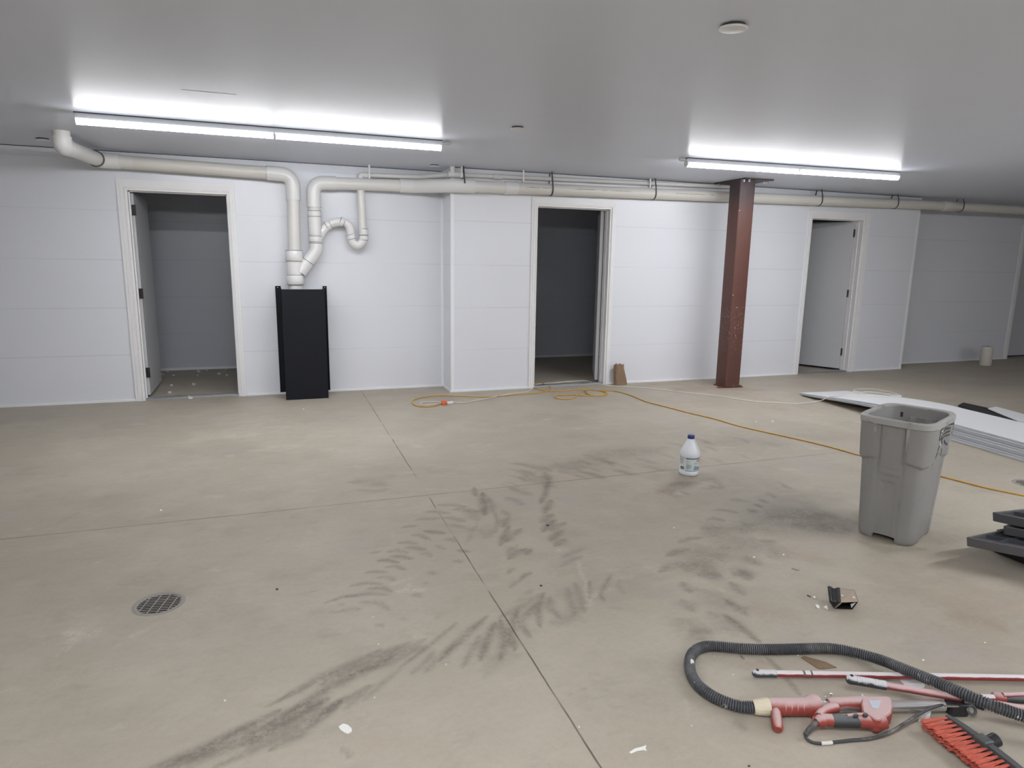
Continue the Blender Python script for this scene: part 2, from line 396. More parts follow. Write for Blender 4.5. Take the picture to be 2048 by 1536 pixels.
# ------------------------------------------------------------------ floor with its marks
DR1 = at(318, 1207); DR2 = at(2060, 968)
DRR = .088
def axis_pts(segs):
    out = []
    for a, b, st in segs:
        n = max(1, int(round((b-a)/st))); out += list(np.linspace(a, b, n, endpoint=False))
    out.append(segs[-1][1]); return np.array(out)
xs = axis_pts([(-6, -2.2, .2), (-2.2, 4.4, .0125), (4.4, 6.2, .03), (6.2, 17, .3)])
ys = axis_pts([(-7, 1.0, .3), (1.0, 4.6, .0115), (4.6, 7.0, .03), (7.0, 9.3, .3)])
GX, GY = np.meshgrid(xs, ys)
marks = np.zeros((3,)+GX.shape)
def stroke(pts, wpx, s, ch=0, hard=1.0, taper=True, world=False):
    """a tone on the concrete, smears and a little painted shade: pts are points of the floor, wpx full width seen in the photo there"""
    P = [at(*p) for p in pts]
    a, b = pts[0], pts[-1]; mid = ((a[0]+b[0])/2, (a[1]+b[1])/2)
    dx, dy = b[0]-a[0], b[1]-a[1]; L = math.hypot(dx, dy) or 1
    nx, ny = -dy/L, dx/L
    wid = (at(mid[0]+nx*wpx/2, mid[1]+ny*wpx/2)-at(mid[0]-nx*wpx/2, mid[1]-ny*wpx/2)).length/2
    tot = sum((P[i+1]-P[i]).length for i in range(len(P)-1)); acc = 0
    best = np.zeros(GX.shape)
    mnx = min(p.x for p in P)-wid*3; mxx = max(p.x for p in P)+wid*3; mny = min(p.y for p in P)-wid*3; mxy = max(p.y for p in P)+wid*3
    i0, i1 = np.searchsorted(xs, [mnx, mxx]); j0, j1 = np.searchsorted(ys, [mny, mxy])
    if i1 <= i0 or j1 <= j0: return
    gx, gy = GX[j0:j1, i0:i1], GY[j0:j1, i0:i1]; val = np.zeros(gx.shape)
    for i in range(len(P)-1):
        p, q = P[i], P[i+1]; d = q-p; l2 = d.x*d.x+d.y*d.y+1e-9; ln = math.sqrt(l2)
        t = np.clip(((gx-p.x)*d.x+(gy-p.y)*d.y)/l2, 0, 1)
        dist = np.hypot(gx-p.x-d.x*t, gy-p.y-d.y*t); u = (acc+t*ln)/tot
        ww = wid*(np.sqrt(np.clip(1-(2*u-1)**2, 0.03, 1))*.85+.15 if taper else 1.0)
        val = np.maximum(val, np.exp(-(dist/ww)**(2*hard)*1.2)); acc += ln
    reg = marks[ch, j0:j1, i0:i1]; marks[ch, j0:j1, i0:i1] = 1-(1-reg)*(1-val*s)
def blob(x, y, rx, ry, s, ch=0): stroke([(x-rx, y), (x+rx, y)], ry*2, s, ch)
# long smear, lower left to the joint
for p in [([(250, 1562), (420, 1490), (560, 1420)], 20, .75), ([(330, 1536), (480, 1480), (620, 1400)], 22, .6), ([(420, 1540), (560, 1475), (690, 1395)], 20, .5),
          ([(480, 1490), (560, 1450), (655, 1398)], 30, .8), ([(540, 1500), (600, 1470), (690, 1395)], 20, .55), ([(560, 1400), (640, 1355), (760, 1300)], 16, .5),
          ([(580, 1425), (660, 1375), (790, 1310)], 22, .65), ([(640, 1370), (720, 1330), (820, 1285)], 18, .55), ([(530, 1415), (600, 1380), (680, 1340)], 9, .4),
          ([(620, 1450), (690, 1400), (740, 1370)], 14, .45), ([(690, 1420), (720, 1390), (745, 1370)], 16, .35), ([(730, 1400), (770, 1362), (800, 1340)], 14, .35),
          ([(700, 1350), (780, 1325), (850, 1290)], 14, .5), ([(800, 1335), (860, 1290), (915, 1245)], 9, .55), ([(780, 1310), (820, 1295), (850, 1278)], 14, .4),
          ([(880, 1320), (925, 1275), (975, 1232)], 15, .65), ([(925, 1335), (950, 1290), (960, 1270)], 16, .45), ([(960, 1320), (975, 1280), (990, 1245)], 22, .7),
          ([(850, 1345), (880, 1315), (905, 1290)], 18, .35), ([(820, 1350), (850, 1325), (870, 1300)], 12, .35), ([(1000, 1320), (1010, 1280), (1000, 1240)], 26, .6),
          ([(1030, 1300), (1020, 1265), (1035, 1220)], 26, .65), ([(1060, 1275), (1040, 1245), (1075, 1205)], 22, .55), ([(1080, 1255), (1075, 1225), (1085, 1190)], 20, .6),
          ([(1120, 1235), (1100, 1215), (1098, 1195)], 20, .5), ([(1150, 1230), (1140, 1200), (1135, 1175)], 18, .45), ([(1170, 1225), (1160, 1195), (1150, 1165)], 16, .4),
          ([(1180, 1200), (1178, 1170), (1180, 1160)], 11, .5), ([(1210, 1205), (1200, 1190), (1222, 1150)], 14, .5), ([(1250, 1190), (1235, 1170), (1240, 1160)], 12, .25),
          ([(1000, 1235), (1040, 1215), (1090, 1185)], 14, .4), ([(1100, 1245), (1130, 1240), (1160, 1215)], 26, .3), ([(970, 1350), (990, 1320), (1040, 1310)], 30, .2),
          ([(680, 1495), (700, 1510), (695, 1518)], 14, .35), ([(300, 1560), (420, 1510), (520, 1480)], 30, .4)]: stroke(*p)
# fan of short dashes, left of the joint
for p in [([(652, 1205), (690, 1192), (745, 1188)], 6, .5), ([(690, 1195), (730, 1187), (780, 1190)], 9, .45), ([(700, 1172), (735, 1166), (765, 1168)], 7, .5),
          ([(735, 1178), (765, 1176), (785, 1184)], 10, .45), ([(730, 1146), (750, 1143), (775, 1145)], 6, .5), ([(755, 1155), (775, 1154), (792, 1162)], 8, .4),
          ([(753, 1122), (775, 1120), (798, 1126)], 8, .6), ([(775, 1104), (795, 1101), (815, 1106)], 8, .5), ([(782, 1112), (800, 1113), (825, 1118)], 9, .65),
          ([(738, 1107), (750, 1105), (762, 1103)], 5, .4), ([(770, 1135), (790, 1132), (812, 1140)], 7, .5), ([(795, 1086), (815, 1084), (835, 1088)], 7, .45),
          ([(812, 1095), (830, 1096), (850, 1100)], 9, .6), ([(822, 1070), (840, 1070), (860, 1080)], 7, .5), ([(848, 1062), (865, 1064), (890, 1067)], 8, .65),
          ([(830, 1040), (845, 1038), (880, 1037)], 6, .5), ([(803, 1056), (815, 1053), (835, 1052)], 5, .45), ([(850, 1024), (870, 1023), (900, 1027)], 6, .45),
          ([(875, 1010), (905, 1010), (935, 1014)], 6, .4), ([(885, 1035), (905, 1036), (930, 1043)], 8, .35), ([(900, 1050), (920, 1053), (945, 1060)], 8, .35),
          ([(905, 1020), (925, 1018), (960, 1024)], 8, .4), ([(915, 1100), (925, 1102), (940, 1104)], 7, .5), ([(905, 1123), (915, 1122), (925, 1125)], 6, .4),
          ([(853, 1146), (864, 1146), (872, 1148)], 10, .45), ([(825, 1190), (834, 1190), (842, 1194)], 10, .45), ([(845, 1167), (852, 1166), (860, 1168)], 5, .35),
          ([(680, 1222), (700, 1218), (725, 1218)], 6, .35), ([(660, 1224), (675, 1224), (690, 1221)], 4, .3), ([(720, 1204), (760, 1206), (780, 1222)], 12, .35),
          ([(750, 1250), (760, 1250), (768, 1252)], 8, .35), ([(800, 1236), (808, 1238), (815, 1240)], 6, .25), ([(840, 1108), (855, 1106), (862, 1115)], 6, .35),
          ([(870, 1090), (880, 1095), (892, 1098)], 7, .35), ([(890, 1078), (905, 1079), (915, 1084)], 7, .4), ([(700, 1262), (730, 1262), (760, 1270)], 14, .12),
          ([(640, 1275), (680, 1270), (700, 1278)], 12, .12), ([(700, 965), (735, 962), (770, 972)], 16, .35), ([(720, 980), (750, 983), (775, 978)], 8, .3)]: stroke(*p)
# patch and leaves inside the V
for p in [([(948, 975), (950, 985), (952, 993)], 12, .6), ([(965, 985), (968, 1005), (970, 1030)], 22, .75), ([(978, 995), (985, 1010), (985, 1025)], 14, .45),
          ([(1000, 1092), (1006, 1075), (1018, 1052)], 13, .6), ([(1012, 1084), (1022, 1072), (1042, 1058)], 13, .55), ([(1005, 1055), (1010, 1042), (1018, 1035)], 14, .5),
          ([(992, 1065), (995, 1040), (990, 1025)], 12, .4), ([(1018, 1118), (1030, 1106), (1052, 1098)], 13, .6), ([(1050, 1110), (1056, 1105), (1062, 1098)], 9, .6),
          ([(1015, 1108), (1022, 1098), (1035, 1090)], 10, .35), ([(1015, 1148), (1022, 1140), (1032, 1135)], 8, .45), ([(1042, 1158), (1050, 1150), (1064, 1145)], 9, .5),
          ([(1020, 1175), (1030, 1166), (1045, 1158)], 8, .35), ([(1050, 1190), (1058, 1182), (1066, 1180)], 8, .35), ([(1030, 1205), (1050, 1195), (1065, 1185)], 8, .2),
          ([(1080, 1008), (1090, 990), (1098, 962)], 12, .6), ([(1088, 1027), (1096, 1012), (1102, 1000)], 14, .65), ([(1085, 1045), (1095, 1035), (1105, 1028)], 14, .5),
          ([(1085, 1064), (1096, 1052), (1110, 1040)], 12, .65), ([(1100, 1062), (1112, 1055), (1130, 1045)], 11, .5), ([(1100, 1082), (1112, 1070), (1125, 1060)], 12, .6),
          ([(1110, 1092), (1120, 1085), (1130, 1078)], 14, .5), ([(1125, 1115), (1140, 1108), (1165, 1098)], 10, .35), ([(1122, 1132), (1140, 1122), (1165, 1112)], 8, .35),
          ([(930, 1020), (945, 1030), (955, 1040)], 16, .3), ([(960, 1060), (975, 1072), (985, 1060)], 12, .3), ([(955, 1045), (940, 1075), (930, 1090)], 10, .25),
          ([(1010, 995), (1030, 1000), (1045, 1010)], 10, .35), ([(1020, 975), (1045, 985), (1065, 990)], 9, .35), ([(1005, 1020), (1015, 1030), (1022, 1030)], 8, .35),
          ([(1090, 945), (1095, 955), (1092, 975)], 22, .55)]: stroke(*p)
# faint feathering beyond the cross joint
for k in range(46):
    u = R_.rand(); cx = 1010+u*500; cy = 962-u*80+R_.uniform(-26, 26); L = R_.uniform(12, 34)
    stroke([(cx-L, cy-R_.uniform(3, 7)), (cx, cy-1), (cx+L*.8, cy+R_.uniform(3, 8))], R_.uniform(3, 6), R_.uniform(.15, .38))
for p in [([(1080, 940), (1180, 920), (1330, 895)], 22, .22), ([(1180, 905), (1260, 900), (1320, 905)], 26, .22), ([(1420, 885), (1480, 880), (1550, 890)], 28, .16), ([(1120, 945), (1160, 930), (1230, 925)], 16, .2), ([(1040, 955), (1075, 962), (1110, 975)], 16, .3)]: stroke(*p)
# wide dark patch right of centre
for p in [([(1320, 1144), (1345, 1130), (1395, 1128)], 13, .55), ([(1335, 1112), (1355, 1103), (1378, 1098)], 12, .6), ([(1358, 1085), (1380, 1077), (1405, 1075)], 8, .5),
          ([(1375, 1140), (1400, 1135), (1430, 1145)], 34, .5), ([(1385, 1105), (1420, 1112), (1445, 1110)], 46, .45), ([(1400, 1150), (1420, 1150), (1440, 1152)], 22, .55),
          ([(1415, 1070), (1460, 1055), (1500, 1050)], 40, .38), ([(1430, 1085), (1460, 1090), (1500, 1080)], 40, .32), ([(1490, 1060), (1560, 1040), (1650, 1030)], 55, .42),
          ([(1540, 1035), (1600, 1030), (1690, 1040)], 40, .45), ([(1590, 1050), (1640, 1055), (1700, 1060)], 30, .5), ([(1640, 1060), (1670, 1055), (1715, 1045)], 24, .4),
          ([(1415, 1040), (1430, 1037), (1450, 1042)], 7, .5), ([(1405, 1058), (1425, 1055), (1445, 1057)], 8, .45), ([(1430, 1020), (1450, 1020), (1475, 1026)], 7, .4),
          ([(1460, 1000), (1480, 1000), (1500, 1004)], 8, .35), ([(1498, 1020), (1505, 1022), (1512, 1026)], 8, .6), ([(1510, 1008), (1518, 1012), (1525, 1016)], 6, .5),
          ([(1520, 998), (1528, 1003), (1534, 1006)], 6, .5), ([(1535, 985), (1543, 990), (1550, 996)], 6, .5), ([(1565, 968), (1572, 973), (1580, 978)], 6, .45), ([(1470, 985), (1510, 980), (1560, 965)], 26, .15),
          ([(1492, 1112), (1500, 1120), (1508, 1126)], 16, .5), ([(1508, 1122), (1515, 1128), (1522, 1130)], 10, .5), ([(1470, 1150), (1485, 1145), (1500, 1150)], 22, .5),
          ([(1480, 1140), (1492, 1150), (1505, 1155)], 14, .5), ([(1462, 1165), (1475, 1178), (1488, 1190)], 16, .6), ([(1452, 1200), (1470, 1212), (1494, 1230)], 13, .75),
          ([(1450, 1230), (1475, 1250), (1520, 1285)], 13, .75), ([(1365, 1165), (1375, 1175), (1380, 1185)], 20, .5), ([(1365, 1200), (1375, 1212), (1385, 1222)], 22, .4),
          ([(1400, 1180), (1430, 1195), (1450, 1215)], 40, .3), ([(1360, 1240), (1390, 1255), (1420, 1265)], 44, .3), ([(1380, 1265), (1400, 1275), (1420, 1285)], 24, .35),
          ([(1420, 1225), (1450, 1245), (1470, 1270)], 34, .3), ([(1505, 1095), (1530, 1095), (1550, 1105)], 26, .3), ([(1540, 1115), (1560, 1110), (1580, 1115)], 22, .3),
          ([(1560, 1000), (1620, 990), (1680, 1000)], 34, .2), ([(1440, 1096), (1452, 1095), (1458, 1098)], 8, .4), ([(1520, 1082), (1535, 1083), (1550, 1082)], 8, .4),
          ([(1380, 1262), (1400, 1262), (1420, 1262)], 14, .3), ([(1530, 1310), (1555, 1335), (1600, 1390)], 10, .55), ([(1470, 1440), (1480, 1450), (1490, 1460)], 24, .4),  # last stroke paints the shadow left of the sander knob
          ([(1640, 1160), (1665, 1170), (1680, 1180)], 22, .2), ([(1716, 1082), (1770, 1100), (1850, 1098)], 12, .35), ([(1880, 1090), (1900, 1075), (1930, 1075)], 18, .2)]: stroke(*p)  # includes a darker band along the near foot of the trash can
# dark strokes by the jug, rust by the post and around
for p in [([(1315, 985), (1345, 975), (1390, 965)], 16, .38), ([(1340, 970), (1370, 968), (1400, 966)], 12, .4), ([(1400, 962), (1425, 958), (1442, 970)], 9, .35), ([(1420, 972), (1435, 975), (1447, 973)], 8, .45), ([(1400, 975), (1415, 978), (1430, 974)], 4, .3),
          ([(1360, 983), (1368, 985), (1378, 990)], 5, .4), ([(1340, 990), (1352, 993), (1365, 992)], 4, .25)]: stroke(*p)
for p in [([(1318, 984), (1330, 982), (1345, 980)], 7, .75), ([(1335, 990), (1345, 985), (1350, 980)], 5, .5), ([(1350, 780), (1430, 775), (1520, 780)], 14, .45), ([(1470, 785), (1520, 800), (1560, 820)], 14, .3),
          ([(1560, 1095), (1600, 1110), (1650, 1120)], 30, .22), ([(1500, 1220), (1540, 1225), (1590, 1235)], 36, .25), ([(1900, 1240), (1950, 1235), (2010, 1260)], 34, .3), ([(1460, 1330), (1500, 1330), (1540, 1325)], 20, .25), ([(330, 1190), (345, 1175), (365, 1172)], 12, .3), ([(1300, 770), (1380, 765), (1440, 768)], 8, .3)]: stroke(p[0], p[1], p[2], 2)
# pale chalky places
for p in [([(135, 1300), (150, 1270), (165, 1245)], 24, .5), ([(130, 1265), (165, 1262), (205, 1268)], 22, .55), ([(110, 1340), (112, 1320), (115, 1300)], 6, .45), ([(0, 1382), (20, 1380), (45, 1378)], 8, .5),
          ([(230, 1295), (270, 1270), (320, 1245)], 10, .4), ([(320, 1250), (350, 1240), (375, 1235)], 8, .3), ([(790, 1185), (815, 1180), (850, 1180)], 10, .6), ([(780, 1170), (805, 1162), (830, 1150)], 8, .55), ([(800, 1185), (815, 1175), (822, 1165)], 6, .6), ([(835, 1183), (845, 1180), (852, 1174)], 6, .55),
          ([(780, 1063), (785, 1068), (790, 1076)], 4, .6), ([(1110, 1102), (1125, 1100), (1140, 1098)], 10, .5), ([(1155, 1120), (1162, 1145), (1175, 1170)], 7, .7), ([(1172, 1170), (1180, 1200), (1188, 1208)], 12, .8), ([(1165, 1212), (1180, 1210), (1190, 1205)], 5, .7), ([(1185, 1195), (1200, 1185), (1230, 1175)], 9, .55),
          ([(830, 1280), (835, 1270), (845, 1268)], 10, .45), ([(840, 1275), (850, 1275), (852, 1278)], 6, .45), ([(450, 860), (520, 850), (590, 855)], 10, .35), ([(380, 880), (450, 872), (520, 868)], 12, .35), ([(470, 845), (520, 840), (600, 848)], 8, .3), ([(540, 895), (620, 890), (700, 905)], 14, .25), ([(760, 870), (800, 880), (840, 895)], 12, .3),
          ([(410, 1143), (425, 1140), (440, 1142)], 6, .45), ([(545, 1208), (560, 1208), (570, 1206)], 5, .4), ([(180, 1130), (195, 1125), (205, 1122)], 3, .55), ([(1420, 1310), (1480, 1320), (1520, 1322)], 3, .6), ([(1435, 1280), (1450, 1285), (1465, 1290)], 4, .4), ([(1370, 1168), (1380, 1170), (1390, 1172)], 6, .35), ([(1385, 1160), (1405, 1160), (1415, 1165)], 12, .25),
          ([(1440, 1262), (1465, 1265), (1500, 1272)], 3, .5), ([(1372, 1400), (1374, 1420), (1376, 1440)], 7, .5), ([(1435, 1175), (1442, 1180), (1450, 1184)], 4, .5), ([(1000, 1145), (1100, 1120), (1180, 1100)], 20, .15), ([(1350, 985), (1358, 986), (1362, 988)], 4, .6), ([(1700, 1160), (1740, 1165), (1790, 1175)], 12, .25)]: stroke(p[0], p[1], p[2], 1)
for k in range(70):
    cx, cy = R_.uniform(150, 1700), R_.uniform(820, 1000); L = R_.uniform(5, 30)
    stroke([(cx-L, cy), (cx, cy+R_.uniform(-3, 2)), (cx+L, cy)], R_.uniform(2, 6), R_.uniform(.15, .45), 1)
for k in range(70):
    cx, cy = R_.uniform(0, 1700), R_.uniform(1000, 1520); L = R_.uniform(5, 22); a = R_.uniform(-.6, .3)
    stroke([(cx-L, cy-L*a), (cx, cy), (cx+L, cy+L*a)], R_.uniform(2, 8), R_.uniform(.06, .28), R_.choice([0, 1]))
nx, ny = len(xs), len(ys)
vv = np.zeros((ny*nx, 3), dtype=np.float32); vv[:, 0] = GX.ravel(); vv[:, 1] = GY.ravel()
ii, jj = np.meshgrid(np.arange(nx-1), np.arange(ny-1)); a0 = (jj*nx+ii).ravel()
fc = np.stack([a0, a0+1, a0+nx+1, a0+nx], 1)
cx_ = (xs[ii.ravel()]+xs[ii.ravel()+1])/2; cy_ = (ys[jj.ravel()]+ys[jj.ravel()+1])/2
keep = np.ones(len(fc), bool)
for d in (DR1, DR2): keep &= np.hypot(cx_-d.x, cy_-d.y) > DRR-.004
fc = fc[keep]
me = bpy.data.meshes.new('floor'); me.vertices.add(len(vv)); me.vertices.foreach_set('co', vv.ravel())
me.loops.add(len(fc)*4); me.loops.foreach_set('vertex_index', fc.ravel().astype(np.int32))
me.polygons.add(len(fc)); me.polygons.foreach_set('loop_start', (np.arange(len(fc))*4).astype(np.int32))
me.update(calc_edges=True)
ca = me.attributes.new('marks', 'FLOAT_COLOR', 'POINT'); cc = np.ones((ny*nx, 4), dtype=np.float32)
for k in range(3): cc[:, k] = np.clip(marks[k].ravel(), 0, 1)
ca.data.foreach_set('color', cc.ravel()); me.materials.append(M['floor'])
floor = bpy.data.objects.new('floor', me); COL.objects.link(floor); struct(floor, 'stained grey brown concrete floor')

# ------------------------------------------------------------------ room shell
def wallbox(name, boxes, mat=None, label=None):
    mb = MB()
    for b in boxes: mb.box(*b)
    return struct(obj(name, mb, mat or M['wall'], origin=(0, 0, 0)), label)
struct(obj('ceiling', MB().box(-6, 17, -7, 9.3, H, H+.12), M['ceiling'], origin=(0, 0, 0)), 'smooth white panelled ceiling')
D1 = (-1.325, -.425, 2.045); D2 = (2.690, 3.610, 2.040); D3 = (6.472, 7.360, 2.048); D4 = (11.06, 11.96, 2.04)
WT = .125
def with_door(x0, x1, y0, doors):
    out = []; x = x0
    for a, b, z in doors:
        out.append((x, a, y0, y0+WT, 0, H)); out.append((a, b, y0, y0+WT, z, H)); x = b
    out.append((x, x1, y0, y0+WT, 0, H)); return out
wallbox('wall_back_left', with_door(-6, XB0, YA, [D1]), label='white panelled wall left of the bump-out')
wallbox('wall_back_middle', with_door(XB0, XB1, YB, [D2, D3])+[(XB0, XB0+.1, YB+WT, 9.15, 0, H), (XB1-.1, XB1, YB+WT, 9.15, 0, H)], label='white panelled wall bumped out into the room')
wallbox('wall_back_right', with_door(XB1, 17, YA, [D4]), label='dim white wall at the far right')
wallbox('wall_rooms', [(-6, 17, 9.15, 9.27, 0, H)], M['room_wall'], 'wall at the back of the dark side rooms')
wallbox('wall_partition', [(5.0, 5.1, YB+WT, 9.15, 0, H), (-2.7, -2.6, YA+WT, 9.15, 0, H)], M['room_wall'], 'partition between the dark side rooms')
wallbox('wall_left', [(-6.12, -6, -7, 9.27, 0, H)]); wallbox('wall_right', [(17, 17.12, -7, 9.27, 0, H)]); wallbox('wall_front', [(-6.12, 17.12, -7.12, -7, 0, H)])
# base trims and corner trims
def bb(name, x0, x1, y, h=.022, d=.012, mat=None):
    return struct(obj(name, MB().box(x0, x1, y-d, y, 0, h), mat or M['trim'], bevel=.002))
bb('baseboard_back', -6, D1[0]-.068, YA); bb('baseboard_back', D1[1]+.06, XB0, YA)
bb('baseboard_middle', XB0-.012, D2[0]-.055, YB); bb('baseboard_middle', D2[1]+.05, D3[0]-.03, YB); bb('baseboard_middle', D3[1]+.10, XB1, YB)
bb('baseboard_right', XB1, D4[0]-.07, YA); bb('baseboard_right', D4[1]+.07, 17, YA)
bb('baseboard_rooms', -2.6, 17, 9.15, .03)
struct(obj('baseboard_return', MB().box(XB0-.012, XB0, YB, YA, 0, .022), M['trim']))
def corner(name, x, y, sx, z1=H):
    mb = MB(); mb.box(min(x, x+sx*.032), max(x, x+sx*.032), y-.003, y, 0, z1); mb.box(x-.003 if sx > 0 else x, x if sx > 0 else x+.003, y-.003, y+.032, 0, z1)
    return struct(obj(name, mb, M['trim']))
corner('trim_1', XB0, YB, 1); corner('trim_2', XB1, YB, -1)
struct(obj('trim_3', MB().box(XB0-.022, XB0, YA-.004, YA, 0, H).box(XB0-.004, XB0, YA-.026, YA, 0, H), M['trim']))
struct(obj('trim_4', MB().box(-6, XB0, YA-.004, YA, H-.006, H).box(XB0, XB1, YB-.004, YB, H-.006, H).box(XB1, 17, YA-.004, YA, H-.006, H), M['strap']), 'dark joint line where wall meets ceiling')
struct(obj('trim_5', MB().box(D3[0]-.052, D3[0]-.046, YB-.003, YB, 0, H), M['trim']))

# ------------------------------------------------------------------ doors
def door(name, d, y, cl, cr, ct, label):
    x0, x1, z = d
    root = bpy.data.objects.new(name, None); COL.objects.link(root); root.location = ((x0+x1)/2, y, 0); struct(root, label)
    c = MB()
    for (w0, w1, dd) in ((0, .10, .016), (.10, .14, .011), (.14, .60, .018), (.60, .66, .013), (.66, 1, .0145)):
        c.box(x0-cl*w1, x0-cl*w0, y-dd, y+.0005, 0, z+ct*w0); c.box(x1+cr*w0, x1+cr*w1, y-dd, y+.0005, 0, z+ct*w0)
        c.box(x0-cl*w1, x1+cr*w1, y-dd, y+.0005, z+ct*w0, z+ct*w1)
    obj('casing', c, M['casing'], root)
    j = MB(); t = .018
    j.box(x0+.0003, x0+t, y-.006, y+WT+.004, 0, z-t); j.box(x1-t, x1-.0003, y-.006, y+WT+.004, 0, z-t); j.box(x0+.0003, x1-.0003, y-.006, y+WT+.004, z-t, z-.0003)
    j.box(x0+t, x0+t+.010, y+.055, y+.078, 0, z-t); j.box(x1-t-.010, x1-t, y+.055, y+.078, 0, z-t); j.box(x0+t, x1-t, y+.055, y+.078, z-t-.010, z-t)
    obj('jamb', j, M['casing'], root)
    th = MB(); th.box(x0+t, x1-t, y+.004, y+WT-.012, 0, .014); th.box(x0+t, x1-t, y+.03, y+.07, .014, .019)
    obj('threshold', th, M['threshold'], root, bevel=.003)
    return root
def leaf(root, hx, hy, ang, wid, z1, side, hz, mat=None, hplate=1):
    """door leaf from hinge point, ang = direction in plan (degrees), side = which side (+1 left of direction) the thickness goes"""
    a = Vector((math.cos(math.radians(ang)), math.sin(math.radians(ang)), 0)); n = Vector((-a.y, a.x, 0))*side
    c = Vector((hx, hy, 0))+a*wid/2+n*.0195+Vector((0, 0, (z1+.03)/2))
    o = obj('leaf', MB().obox(c, a, n, Vector((0, 0, 1)), wid/2, .0195, (z1-.03)/2), mat or M['leaf'], root, bevel=.002)
    for z in hz:
        h = MB(); c0 = Vector((hx, hy, z))
        h.obox(c0-a*.003+n*.0195, a, n, Vector((0, 0, 1)), .0035, .0195, .050)
        h.tube([c0-n*.006-a*.006+Vector((0, 0, -.05)), c0-n*.006-a*.006+Vector((0, 0, .05))], .0085, 10)
        h.obox(c0-n*.004-a*.020, a, n, Vector((0, 0, 1)), .018, .003, .050)
        obj('hinge', h, M['hinge'], root, bevel=.001)
    return o
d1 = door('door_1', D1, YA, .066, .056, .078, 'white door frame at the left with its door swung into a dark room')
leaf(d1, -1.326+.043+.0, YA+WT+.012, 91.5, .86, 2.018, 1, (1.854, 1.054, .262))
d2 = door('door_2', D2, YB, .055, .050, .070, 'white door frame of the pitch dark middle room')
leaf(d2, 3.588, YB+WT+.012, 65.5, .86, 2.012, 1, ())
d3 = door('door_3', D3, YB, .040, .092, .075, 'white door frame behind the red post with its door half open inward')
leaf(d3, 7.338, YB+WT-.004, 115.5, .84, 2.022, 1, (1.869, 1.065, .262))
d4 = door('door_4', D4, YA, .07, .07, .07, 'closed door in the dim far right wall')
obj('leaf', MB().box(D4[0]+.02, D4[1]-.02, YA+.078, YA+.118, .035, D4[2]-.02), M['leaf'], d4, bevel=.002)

# ------------------------------------------------------------------ lights
def strip_light(name, x0, y0, x1, y1, plug, label, group='ceiling strip lights'):
    a = Vector((x0, y0, 0)); b = Vector((x1, y1, 0)); d = (b-a); L = d.length; d.normalize(); n = Vector((-d.y, d.x, 0)); Z = Vector((0, 0, 1))
    c = (a+b)/2; root = thing(name, (c.x, c.y, H), label, 'light', group)
    top = MB(); top.obox(c+Z*(H-.003), d, n, Z, L/2-.002, .0215, .003); obj('gap_shade', top, M['strap'], root)  # black strip painting the shaded gap between housing and ceiling
    hs = MB(); sec = [(-.019, 0), (.019, 0), (.024, -.036), (-.024, -.036)]
    hs.prismv([a+d*0+n*p[0]+Z*(H-.006+p[1]) for p in sec], d*L); obj('housing', hs, M['housing'], root, bevel=.002)
    for k in (0, 1):
        p0 = a+d*(.012+k*(L/2)); p1 = a+d*(L/2-.006+k*(L/2-.006)); tb = MB()
        prof = [(.029*math.cos(t), -.042-.038*math.sin(t)) for t in np.linspace(0, PI, 11)]
        tb.prismv([p0+n*p[0]+Z*(H+p[1]) for p in prof], p1-p0); obj('led_tube', tb, M['tube_unseen' if y0 < 2 else 'tube'], root, smooth=50)
    e = MB()
    prof = [(.030*math.cos(t), -.040-.041*math.sin(t)) for t in np.linspace(0, PI, 11)]
    for p, w_ in ((a, .012), (a+d*(L/2-.007), .012), (b-d*.012, .012)): obj('end_cap', MB().prismv([p+n*q[0]+Z*(H+q[1]) for q in prof], d*w_), M['clip'], root, smooth=50)
    s = MB(); pp = b if plug > 0 else a; dd = d*plug
    s.tube([pp+Z*(H-.024), pp+dd*.03+Z*(H-.022), pp+dd*.055+Z*(H-.02), pp+dd*.07+Z*(H-.016)], [.010, .020, .020, .012], 12, squash=.8)
    obj('power_plug', s, M['housing'], root, smooth=60)
    return root
strip_light('strip_light', -1.261, 5.436, 1.300, 5.436, 1, 'long double strip light on the ceiling at the left, above the white pipes')
strip_light('strip_light', 3.545, 5.345, 5.975, 5.215, -1, 'long double strip light on the ceiling at the right, above the red post')
strip_light('strip_light', -1.6, .20, .84, .20, 1, 'added unseen strip light on the ceiling over where the picture was taken', 'unseen ceiling strip lights added to light the room')  # this and the ones below are unseen fixtures added to light the room
strip_light('strip_light', 3.8, .8, 6.24, .8, 1, 'added unseen strip light on the ceiling to the right, nearer the viewer', 'unseen ceiling strip lights added to light the room')

strip_light('strip_light', -1.6, -2.6, .84, -2.6, 1, 'added unseen strip light on the ceiling well behind the viewer, left', 'unseen ceiling strip lights added to light the room')
strip_light('strip_light', 3.8, -2.6, 6.24, -2.6, 1, 'added unseen strip light on the ceiling well behind the viewer, right', 'unseen ceiling strip lights added to light the room')
strip_light('strip_light', 6.9, -1.9, 9.34, -1.9, 1, 'added unseen strip light on the ceiling far out to the right of the viewer', 'unseen ceiling strip lights added to light the room')

